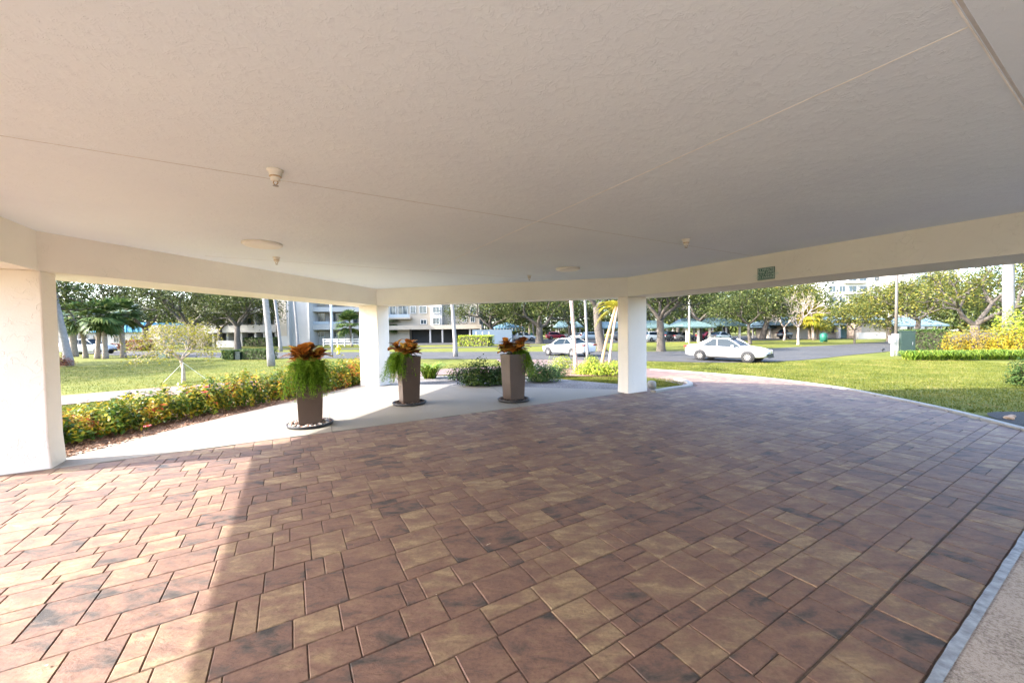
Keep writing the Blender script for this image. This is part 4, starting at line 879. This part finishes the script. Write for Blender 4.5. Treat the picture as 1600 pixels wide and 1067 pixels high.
# ------------------------------------------------------------------ buildings
cream_m = mat('cream_render', (.33, .285, .225), .85, .05, .6); creamw_m = mat('white_render', (.37, .35, .325), .85, .04, .6); blue_r = mat('blue_roof', (.03, .22, .36), .5, .12, .8)
teal_m = mat('teal_metal_roof', (.085, .135, .13), .45, .08, .5); tealb_m = mat('blue_metal_roof', (.105, .155, .175), .45, .08, .5); stone_m = mat('stone_cladding', (.27, .21, .16), .9, .5, 2.5)
rail_m = mat('rail_grey', (.3, .33, .35), .5); door_m = mat('teal_door', (.2, .36, .38), .6); brown_m = mat('brown_panel', (.32, .24, .17), .8)
class Bld:
    """a building whose front is the plane Y = D; front rectangles are given by where they show"""
    def __init__(s, name, D, px, label): 
        c = at(px, 520, D); s.D = D; s.root = empty(name, (c.x, D, zt(c.x, D)), 0, label, 'building'); s.o = Vector(s.root.location)
    def rect(s, x0, x1, y0, y1, d=0):
        a, b = at(x0, (y0+y1)/2, s.D + d), at(x1, (y0+y1)/2, s.D + d); t, u_ = at((x0+x1)/2, y0, s.D + d), at((x0+x1)/2, y1, s.D + d)
        return a.x - s.o.x, b.x - s.o.x, max(u_.z - s.o.z, -.3), t.z - s.o.z
    def block(s, name, x0, x1, y0, y1, m, front=0, depth=8, zt_=None, parent=None, z0=None):
        xa, xb, za, zb_ = s.rect(x0, x1, y0, y1, front); zb_ = zt_ if zt_ is not None else zb_; za = z0 if z0 is not None else za
        return MB().box(((xa+xb)/2, front + depth/2, (za+zb_)/2), (xb-xa, depth, zb_-za)).build(name, m, parent or s.root)
    def window(s, x0, x1, y0, y1, front=0, fm=None):
        xa, xb, za, zb_ = s.rect(x0, x1, y0, y1, front); fw = .09; f_ = MB(); cx, cz = (xa+xb)/2, (za+zb_)/2
        f_.box((xa+fw/2, front-.04, cz), (fw, .12, zb_-za)).box((xb-fw/2, front-.04, cz), (fw, .12, zb_-za)).box((cx, front-.043, zb_-fw/2), (xb-xa, .12, fw)).box((cx, front-.043, za+fw/2), (xb-xa, .12, fw)).box((cx, front-.03, cz), (.05, .08, zb_-za))
        w_ = f_.build('window', fm or creamw_m, s.root); MB().box((cx, front - .012, cz), (xb-xa-.1, .03, zb_-za-.1)).build('pane', glass_m, w_)
# low blue-roofed building on the far left
B1 = Bld('low_building', 82, 170, 'low white building with a bright blue roof behind the palm row')
B1.block('wall', 60, 226, 519, 541, creamw_m, 0, 10, z0=-.3); B1.block('end_wall', 225, 250, 508, 541, cream_m, -.5, 9, z0=-.3); B1.block('roof', 56, 225, 505, 519.5, blue_r, -.9, 11)
for x in range(70, 222, 9): B1.block('roof_rib', x, x+.8, 505, 519.4, blue_r, -1.02, .1)
for x in (128, 146, 178, 205): B1.window(x, x+9, 524, 535, -.03)
# long apartment block with balconies over parking
B2 = Bld('apartment_building', 66, 440, 'cream apartment block with balcony bands over an open garage')
B2.block('back_wall', 300, 440, 380, 545, cream_m, 2.2, 10, z0=-.3)
for (y0, y1) in ((508, 519.5), (481, 489), (452, 460), (425, 432)): B2.block('balcony_band', 318, 431, y0, y1, creamw_m, 0, 2.4)
for x in (330, 352, 374, 396, 410, 428): B2.block('pier', x, x+3, 425, 545, creamw_m, .5, 1.5, z0=-.3)
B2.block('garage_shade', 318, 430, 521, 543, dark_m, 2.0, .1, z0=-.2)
for x0, x1 in ((334, 350), (356, 372), (378, 394), (399, 409), (413, 427)):
    for y0, y1 in ((491, 506), (462, 479)): B2.window(x0, x1, y0, y1, 2.15, brown_m)
B2.block('stair_tower', 432, 450, 380, 545, creamw_m, -1.2, 6, z0=-.3); B2.block('tower_wing', 450.5, 482, 380, 545, creamw_m, -.5, 7, z0=-.3); B2.block('stair_panel', 436, 447.5, 470, 525, cream_m, -1.26, .1)
B2w = Bld('apartment_wing', 68, 524, 'shaded apartment wing with dark balconies beside the stair tower'); B2w.root.rotation_euler.z = R(17)
B2w.block('right_wall', 482.5, 566, 380, 545, creamw_m, 1.6, 10, z0=-.3)
for (y0, y1) in ((506.5, 515), (480, 487), (455, 461)): B2w.block('balcony_band', 480, 566, y0, y1, creamw_m, -.3, 2.0)
for x in (481, 516, 545, 563): B2w.block('pier', x, x+3.5, 455, 545, creamw_m, -.2, 1.9, z0=-.3)
for x0, x1 in ((485, 498), (500, 514), (520, 542), (549, 561)):
    for y0, y1 in ((489, 504.5), (463, 478)): B2w.window(x0, x1, y0, y1, 1.55, brown_m)
for x0, x1 in ((502, 513), (521, 530), (534, 543)): B2w.window(x0, x1, 518.5, 527, 1.55, white_m)
for x0, x1 in ((483, 515), (519, 544)): B2w.block('balcony_rail', x0, x1, 502.5, 506.4, rail_m, -.25, .06)
B2.block('ramp_wall', 338, 372, 532, 543, creamw_m, -4, .4, z0=-.3)
# cream building beyond the walk
B3 = Bld('apartment_building', 72, 675, 'cream apartment building with white bay windows above parking posts')
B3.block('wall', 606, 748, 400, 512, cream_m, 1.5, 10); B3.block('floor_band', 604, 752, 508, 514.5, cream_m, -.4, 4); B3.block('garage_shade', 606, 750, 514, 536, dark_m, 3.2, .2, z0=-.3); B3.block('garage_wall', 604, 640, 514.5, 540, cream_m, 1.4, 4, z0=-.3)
for x in (671, 690, 708, 733, 748): B3.block('post', x, x+2.4, 513, 540, creamw_m, -.1, .4, z0=-.3)
B3.block('bay', 672, 690, 440, 508, creamw_m, -.2, 2.4)
for y0, y1 in ((479, 489), (496, 507)): B3.window(676, 687, y0, y1, -.25, white_m)
for x0, x1, y0, y1 in ((609, 619, 476, 494), (622, 637, 476, 494), (655, 667, 478, 490), (641, 650, 478, 490), (657, 667, 499, 507), (722, 729, 495, 504), (700, 707, 480, 490), (735, 742, 480, 490), (735, 742, 495, 504)): B3.window(x0, x1, y0, y1, 1.45, white_m)
B3.block('balcony_rail', 607, 640, 491, 496, rail_m, .2, .08); B3.block('balcony_slab', 606, 641, 496, 498.5, cream_m, .1, 1.6)
B3b = Bld('garden_wall', 62, 770, 'pale blue-grey garden wall behind the clipped hedge'); B3b.root['category'] = 'wall'
B3b.block('wall', 738, 800, 515, 541, mat('blue_grey_render', (.12, .16, .2), .8, .05, 1), 0, .4, z0=-.3)
for x in (743, 753, 763): B3b.block('post', x, x+1.4, 518, 530, white_m, -3, .15, z0=-.3)
# striped pavilion
pv = at(793, 530, 74); pav = empty('striped_pavilion', (pv.x, 74, zt(pv.x, 74)), 0, 'pavilion with blue pyramid roof and striped valance', 'pavilion')
MB().add([(-3.3, -3, 2.6), (3.3, -3, 2.6), (3.3, 3, 2.6), (-3.3, 3, 2.6), (0, 0, 3.7)], [(0, 1, 4), (1, 2, 4), (2, 3, 4), (3, 0, 4)]).build('roof', mat('pale_blue_roof', (.14, .26, .35), .5, .06, 1), pav)
for k in range(24): MB().box((-3.15 + k*.274, -3.02, 2.3), (.14, .03, .6)).build('valance_stripe', white_m if k % 2 else blue_r, pav)
for x in (-3.1, 3.1):
    for y in (-2.8, 2.8): MB().box((x, y, 1.3), (.18, .18, 2.7)).build('post', white_m, pav)
# high-rise and clubhouse on the right
B4 = Bld('high_rise', 128, 1395, 'white high-rise apartment tower rising behind the clubhouse')
B4.block('wall', 1288, 1500, 300, 535, mat('bright_render', (.55, .53, .5), .85, .03, .4), 0, 14, z0=-.3); B4.block('end_wing', 1390, 1432, 300, 535, creamw_m, -2.5, 3, z0=-.3)
for yk in (372, 386, 400, 414, 430, 447, 464, 481): 
    for x0, x1 in ((1296, 1306), (1311, 1321), (1326, 1338), (1343, 1354), (1366, 1374), (1440, 1452), (1460, 1472), (1480, 1492)): B4.window(x0, x1, yk, yk+9, -.05, creamw_m)
    B4.block('balcony_slab', 1322, 1358, yk+10.5, yk+12.3, creamw_m, -1.2, 1.25)
B5 = Bld('clubhouse', 66, 1340, 'low clubhouse with blue-green metal roof and cream walls')
B5.block('wall', 1232, 1400, 503, 530, cream_m, 1.0, 9, z0=-.3); B5.block('front_wing', 1345, 1388, 500, 530, cream_m, -1.6, 5, z0=-.3); B5.block('entry_door', 1314, 1334, 508, 526, door_m, .92, .06, z0=-.2)
B5.block('stone_pier', 1336, 1346, 505, 530, stone_m, -2.0, 1.6, z0=-.3); B5.block('stone_pier', 1310.5, 1313.5, 508, 530, creamw_m, -.4, .5, z0=-.3); B5.block('planter_wall', 1341, 1384, 519.5, 527, creamw_m, -4.5, .5, z0=-.3)
for x0, x1 in ((1292, 1304), (1364, 1372), (1268, 1280)): B5.window(x0, x1, 501 if x0 == 1364 else 511, 505 if x0 == 1364 else 521, -1.66 if x0 == 1364 else .95, brown_m)
def slope(B, x0, x1, ytop, yeave, m, front, back, name='roof', zoff=0, inset=2.5):
    xa, xb, ze, ztp = B.rect(x0, x1, ytop, yeave, front); 
    o = MB().add([(xa, front, ze), (xb, front, ze), (xb-inset, back, ztp), (xa+inset, back, ztp), (xa, front, ze-.22), (xb, front, ze-.22), (xb, back*2-front, ze), (xa, back*2-front, ze)], [(0, 1, 2, 3), (4, 5, 1, 0), (1, 6, 2), (0, 3, 7), (3, 2, 6, 7), (4, 7, 6, 5)]).build(name, m, B.root)
    ribs = MB(); k = xa + .5
    while k < xb - .4:
        t_ = k + (inset if k < (xa+xb)/2 else -inset) * (1 if abs(k-(xa+xb)/2) > (xb-xa)/2 - inset else 0); f_ = min(1, (k-xa)/inset, (xb-k)/inset)
        ribs.tube([(k, front, ze + .03), (k, front + (back-front)*f_, ze + (ztp-ze)*f_ + .03)], .035, 4); k += .75
    ribs.build('roof_seams', m, o)
slope(B5, 1228, 1402, 492, 506.5, tealb_m, -.4, 6); slope(B5, 1338, 1394, 488, 499, tealb_m, -2.6, 2.5)
# carports
def carport(D, x0, x1, ytop, yeave, label, nposts, m=teal_m):
    B = Bld('carport', D, (x0+x1)/2, label); B.root['category'] = 'carport'; B.root['group'] = 'teal-roofed carports'
    slope(B, x0, x1, ytop, yeave, m, 0, 3.2, inset=1.2)
    xa, xb, ze, zt2 = B.rect(x0, x1, ytop, yeave, 0)
    for k in range(nposts):
        x = xa + .8 + (xb-xa-1.6)*k/(nposts-1)
        for y in (.6, 5.6): MB().box((x, y, ze/2 - .1), (.28, .28, ze + .2)).build('post', creamw_m, B.root)
carport(66, 1066, 1166, 496, 508, 'long teal carport behind the white sedan', 5); carport(58, 1068, 1120, 501, 510, 'nearer small teal carport beside the light pole', 3); carport(64, 1005, 1052, 500, 511, 'teal carport behind the rough oak', 3)
carport(70, 1200, 1262, 501, 511, 'blue-green carport beside the bare tree', 4, tealb_m); carport(90, 868, 912, 501, 511, 'teal carport behind the red hatchback', 3); carport(84, 938, 1000, 502, 512, 'teal carport behind the huge oak trunk', 3); carport(62, 1402, 1484, 495, 508, 'blue metal-roofed carport behind the utility cabinet', 4, tealb_m)
def backdrop(px, D, w, lb, seed, m=oak_m):
    b = at(px, 530, D); rg = np.random.default_rng(seed); root = empty('distant_tree', (b.x, D, zt(b.x, D)), 0, lb, 'tree', 'distant trees beyond the parking lot')
    P, d = dome_points(2200, w, w*.6, w*1.25, rg, .55); P[:, 2] += .8; V, Fq = leaves(P, d, .95, .6, .7, .1, rg=rg); fast_mesh('crown', V, Fq, m, root); MB().tube([(0, 0, -.2), (.1, 0, 2), (0, .1, 4.5)], [.4, .32, .2], 7).build('trunk', bark_m, root)
for k, (px, lb) in enumerate(((60, 'distant tree beyond the leaning palm'), (105, 'distant tree above the blue roof end'), (150, 'distant tree above the blue roof middle'), (195, 'distant tree behind the lone crooked palm'), (240, 'distant tree behind the low building end'), (285, 'distant tree behind the braced small tree'), (325, 'distant tree against the apartment block end'), (755, 'distant tree behind the garden wall'), (812, 'distant tree behind the pavilion'), (862, 'distant tree behind the red hatchback carport'), (915, 'distant tree beyond the silver car'), (965, 'distant tree beyond the huge oak trunk'), (1020, 'distant tree behind the first teal carport'), (1075, 'distant tree behind the long carport'), (1125, 'distant tree beyond the silver nose'), (1175, 'distant tree behind the yellowing oak'), (1225, 'distant tree behind the bare trees'), (1280, 'distant tree left of the high-rise'), (1500, 'distant tree right of the high-rise'), (1560, 'distant tree behind the gnarled oak'), (1610, 'distant tree at the far end of the lawn'))):
    backdrop(px, 105 + (k % 3)*7, 8.0 + (k*37 % 5)*.7, lb, 500 + k)

# ------------------------------------------------------------------ street furniture
def pole(px, ybase, D, h_, r_, m, label, base=None, arm=True):
    b = at(px, ybase, D); root = empty('light_pole', (b.x, D, zt(b.x, D)), 0, label, 'light pole')
    MB().tube([(0, 0, .0), (0, 0, h_*.5), (0, 0, h_)], [r_*1.2, r_, r_*.8], 10).build('shaft', m, root, True)
    MB().box((0, -.45, h_ + .05), (.3, .9, .14)).build('lamp_head', m, root)
    if base: MB().lathe([(r_*2.6, -.2), (r_*2.6, base), (r_*2.2, base + .06)], n=14).build('base', white_m, root, True)
pole(519, 548, 37, 7.5, .085, mat('light_grey_pole', (.5, .52, .55), .5, .05, 3), 'pale grey light pole near the yellow hydrant'); pole(1077, 530, 52, 8, .12, mat('cream_pole', (.6, .55, .45), .6, .05, 3), 'cream light pole in front of the carport', None)
pole(1399.5, 546, 27, 6.5, .085, pole_m, 'brown light pole on a white base beside the green cabinet', 1.45)
b = at(1393.5, 546, 26.8); mbx = empty('meter_box', (b.x, b.y, zt(b.x, b.y)), 0, 'white meter box on a post next to the brown light pole', 'meter box'); MB().box((0, 0, 1.15), (.28, .2, .5)).build('box', white_m, mbx); MB().box((0, 0, .45), (.07, .07, 1.0)).build('post', white_m, mbx)
b = at(1415.5, 546, 26.6); cab = empty('utility_cabinet', (b.x, b.y, zt(b.x, b.y)), R(-25), 'tall dark green utility cabinet on the right lawn', 'cabinet')
co = MB().box((0, 0, .82), (.72, .6, 1.7)).build('body', green_m, cab); MB().box((0, 0, 1.69), (.76, .64, .06)).build('lid', green_m, cab); MB().box((0, -.307, .8), (.6, .012, 1.4)).build('door', mat('green_door', (.01, .024, .019), .5), cab); MB().box((.22, -.32, .85), (.03, .03, .2)).build('handle', metal_m, cab)
b = at(1287, 531, 52); bn = empty('litter_bin', (b.x, b.y, zt(b.x, b.y)), 0, 'green litter bin beside the golden cabbage palms', 'bin')
gb_m = mat('bin_green', (.008, .10, .065), .5); MB().lathe([(.36, .12), (.42, .2), (.44, .95), (.4, 1.0)], n=18).build('body', gb_m, bn, True); MB().lathe([(.42, .99), (.36, 1.12), (.1, 1.2)], n=18).build('lid', gb_m, bn, True)
for x in (-.28, .28): MB().box((x, 0, .06), (.08, .5, .14)).build('foot', gb_m, bn)
b = G(529, 553); hy = empty('fire_hydrant', tuple(b), 0, 'yellow fire hydrant on the grass verge', 'hydrant'); yl_m = mat('hydrant_yellow', (.62, .48, .02), .45, .05, 6)
MB().lathe([(.2, 0), (.2, .06), (.14, .08), (.14, .62), (.17, .64), (.17, .68), (.13, .72), (.09, .84), (.03, .9)], n=16).build('barrel', yl_m, hy, True)
MB().lathe([(.07, -.28), (.09, -.2), (.07, -.1), (.07, .1), (.09, .2), (.07, .28)], (0, 0, .52), 12, 'x').build('outlet', yl_m, hy, True)
b = G(369.5, 562); uh = empty('utility_pedestal', tuple(b), 0, 'dark green utility pedestal in the hedge gap', 'pedestal'); MB().box((0, .3, .3), (.42, .4, .62), 0, .85).build('body', green_m, uh); MB().box((0, .3, .63), (.4, .38, .05)).build('cap', green_m, uh)
b = G(200, 625); vb = empty('landscape_light', (b.x, b.y, b.z), 0, 'small dark green landscape light behind the hedge', 'garden light'); MB().box((0, 0, .11), (.16, .13, .22), 0, .8).build('body', green_m, vb); MB().box((0, -.06, .12), (.11, .02, .1)).build('lens', glass_m, vb)
b = G(257, 559); eb = empty('ground_transformer', tuple(b), 0, 'low teal transformer box on the left lawn edge', 'transformer'); MB().box((0, 0, .28), (.95, .7, .6)).build('body', mat('teal_box', (.035, .085, .085), .5), eb); MB().box((0, 0, .6), (1.0, .75, .05)).build('lid', MATS['teal_box'], eb)
b = G(1379, 549.5); fl = empty('lawn_spotlight', tuple(b), 0, 'small dark spotlight standing on the lawn edge', 'spotlight'); MB().tube([(0, 0, 0), (0, 0, .16)], .02, 6).build('stake', trim_m, fl); MB().lathe([(.05, -.1), (.08, -.02), (.08, .1)], (0, 0, .2), 12, 'x').build('lamp', trim_m, fl, True)
b = G(1016, 607); dn = empty('drain_cover', (b.x + .08, b.y + .1, .0), 0, 'rounded white drain cover against the slim column base', 'drain'); MB().lathe([(.12, -.02), (.12, .14), (.1, .19), (.04, .21)], n=18).build('cover', kerb_m, dn, True)
b = G(835, 531); sgn = empty('street_sign', (b.x - .6, b.y, b.z), 0, 'small green street sign on a post by the white fastback', 'sign'); MB().box((0, 0, .75), (.07, .07, 1.5)).build('post', green_m, sgn); MB().box((0, -.05, 1.25), (.5, .03, .6)).build('panel', gb_m, sgn)
a, b = G(506, 541), G(562, 541); fe = empty('white_fence', tuple(a), math.atan2(b.y-a.y, b.x-a.x), 'white rail fence before the apartment garage', 'fence'); Lf = (b-a).length
for z in (.35, .75, 1.1): MB().box((Lf/2, 0, z), (Lf, .05, .16)).build('rail', white_m, fe)
for k in range(6): MB().box((Lf*k/5, -.05, .62), (.14, .12, 1.25)).build('post', white_m, fe)
for k, (x, y, s_) in enumerate(((8.85, 6.75, .07), (9.1, 6.9, .05), (8.66, 6.2, .045))):
    rg = np.random.default_rng(700 + k); bm = bmesh.new(); bmesh.ops.create_icosphere(bm, subdivisions=2, radius=s_)
    for v_ in bm.verts: v_.co *= 1 + rg.normal(0, .08); v_.co.z *= .6
    me = bpy.data.meshes.new('landscape_rock'); bm.to_mesh(me); bm.free(); me.materials.append(mat('tan_rock', (.42, .3, .22), .9, .25, 8, .6, 30)); o = bpy.data.objects.new('landscape_rock', me); col.objects.link(o); o.location = (x, y, s_*.35); tag(o, ['largest tan rock in the dark mulch bed at the lawn corner', 'middle-sized tan rock beside the largest one in the corner bed', 'smallest tan rock in the dark corner bed next to the kerb'][k], 'rock', 'rocks in the corner bed')

# ------------------------------------------------------------------ grass blades over the nearer lawns
def blades(name, polys, n, label, seed, hgt=.05):
    rg = np.random.default_rng(seed); P = []
    for poly, share in polys:
        xs_ = [p[0] for p in poly]; ys_ = [p[1] for p in poly]; k = 0; want = int(n*share)
        while k < want:
            q = rg.uniform((min(xs_), min(ys_)), (max(xs_), max(ys_)), (4000, 2)); q = [t for t in q if inside(t, poly)][:want - k]; P += q; k += len(q)
    P = np.array(P); z = np.array([zt(*p) for p in P]) - .036; N_ = len(P); a = rg.uniform(0, 6.28, N_); l = hgt*rg.uniform(.6, 1.3, N_); w = .008*rg.uniform(.7, 1.5, N_); lx, ly = rg.normal(0, .5, (2, N_))
    c = np.column_stack([P, z]); d = np.column_stack([np.cos(a)*w, np.sin(a)*w, np.zeros(N_)]); t = np.column_stack([lx*l, ly*l, l])
    V = np.stack([c - d, c + d, c + t], 1).reshape(-1, 3); Fq = np.arange(N_*3).reshape(-1, 3)
    return tag(fast_mesh(name, V, Fq, MATS['grass_blades']), label, 'grass', kind='stuff')
leafmat('grass_blades', [(0, (.055, .075, .01)), (.5, (.105, .12, .016)), (.8, (.17, .165, .035)), (1, (.27, .22, .09))], .3, .6, clump=.9)
blades('grass', [([(6.8, 17.6), (8.1, 15.5), (9.3, 13.4), (9.55, 11), (9.3, 9.4), (8.9, 7.6), (9.6, 7.5), (12, 7.3), (18, 9), (26, 15), (27, 24), (19, 23.8), (13, 22.6), (8.3, 24.6)], .68), ([(1.2, 14.0), (3.2, 12.2), (4.3, 11.4), (5.0, 11.2), (5.4, 12.0), (5.4, 13), (4.6, 14.3), (2.5, 14.1)], .1), ([(-31, 22), (-17, 13.5), (-12, 15.2), (-3, 20.6), (-2, 24), (-14, 29.5), (-30, 34)], .3), ([(-9.2, 5.4), (-8.5, 7.2), (-7.6, 9.8), (-6.9, 12.2), (-6.2, 14), (-4.5, 15), (-2.6, 15.4), (-1, 16.2), (-5, 14.7), (-11.4, 11.2), (-13, 9), (-12, 5)], .22)], 110000, 'short mown grass blades on the lawns', 9)

# wood chips on the mulch
rgc = np.random.default_rng(77); ca, cb = smooth_line([(-6.3, 5.0), (-6.2, 5.8), (-5.95, 8.2), (-5.1, 11.7)], 6), smooth_line([(-8.6, 5.2), (-8.0, 7.0), (-7.2, 9.4), (-6.5, 12.2)], 6)
PC_ = []
for _ in range(3200):
    t = rgc.uniform(0, len(ca) - 1.01); i_ = int(t); q = ca[i_].lerp(ca[i_+1], t - i_).lerp(cb[i_].lerp(cb[i_+1], t - i_), rgc.uniform(0, 1)**1.6); PC_.append((q.x, q.y, zt(q.x, q.y) + rgc.uniform(.0, .018)))
Vc, Fqc = leaves(PC_, np.tile([0, 0, 1.], (len(PC_), 1)), .06, .35, .45, .05, rg=rgc)
tag(fast_mesh('wood_chips', Vc, Fqc, leafmat('chip_mix', [(0, (.10, .05, .03)), (.5, (.25, .14, .085)), (1, (.45, .31, .22))], 0, .9)), 'loose reddish wood chips on the hedge bed', 'mulch', kind='stuff')

# a little leaf litter and grit on the paving
rgl = np.random.default_rng(78); LP = []
for _ in range(150):
    u_, v_ = rgl.uniform(.9, 8.6), rgl.uniform(-2.5, 8.5); x, y = uv(u_, v_); LP.append((x, y, .012 + zt(x, y)))
Vl, Fl = leaves(LP, np.tile([0, 0, 1.], (len(LP), 1)), .022, .5, .25, .1, rg=rgl)
tag(fast_mesh('leaf_litter', Vl, Fl, leafmat('litter_mix', [(0, (.10, .06, .03)), (.5, (.3, .22, .12)), (1, (.5, .45, .36))], 0, .9)), 'scattered bits of dry leaf and grit on the paving', 'leaf litter', kind='stuff')
# control joints in the walk
for (p, q) in ((uv(7.2, .6), (-4.6, 9.4)), (uv(7.2, 4.4), (-.6, 11.4))):
    d_ = Vector((q[0]-p[0], q[1]-p[1])); o = MB().box(((p[0]+q[0])/2, (p[1]+q[1])/2, .0045), (d_.length, .009, .004), math.atan2(d_.y, d_.x)).build('control_joint', MATS['joint_dark']); tag(o, 'thin saw cut joint across the concrete walk', 'joint', kind='structure')
MATS['joint_dark'].node_tree.nodes['Principled BSDF'].inputs['Roughness'].default_value = .95
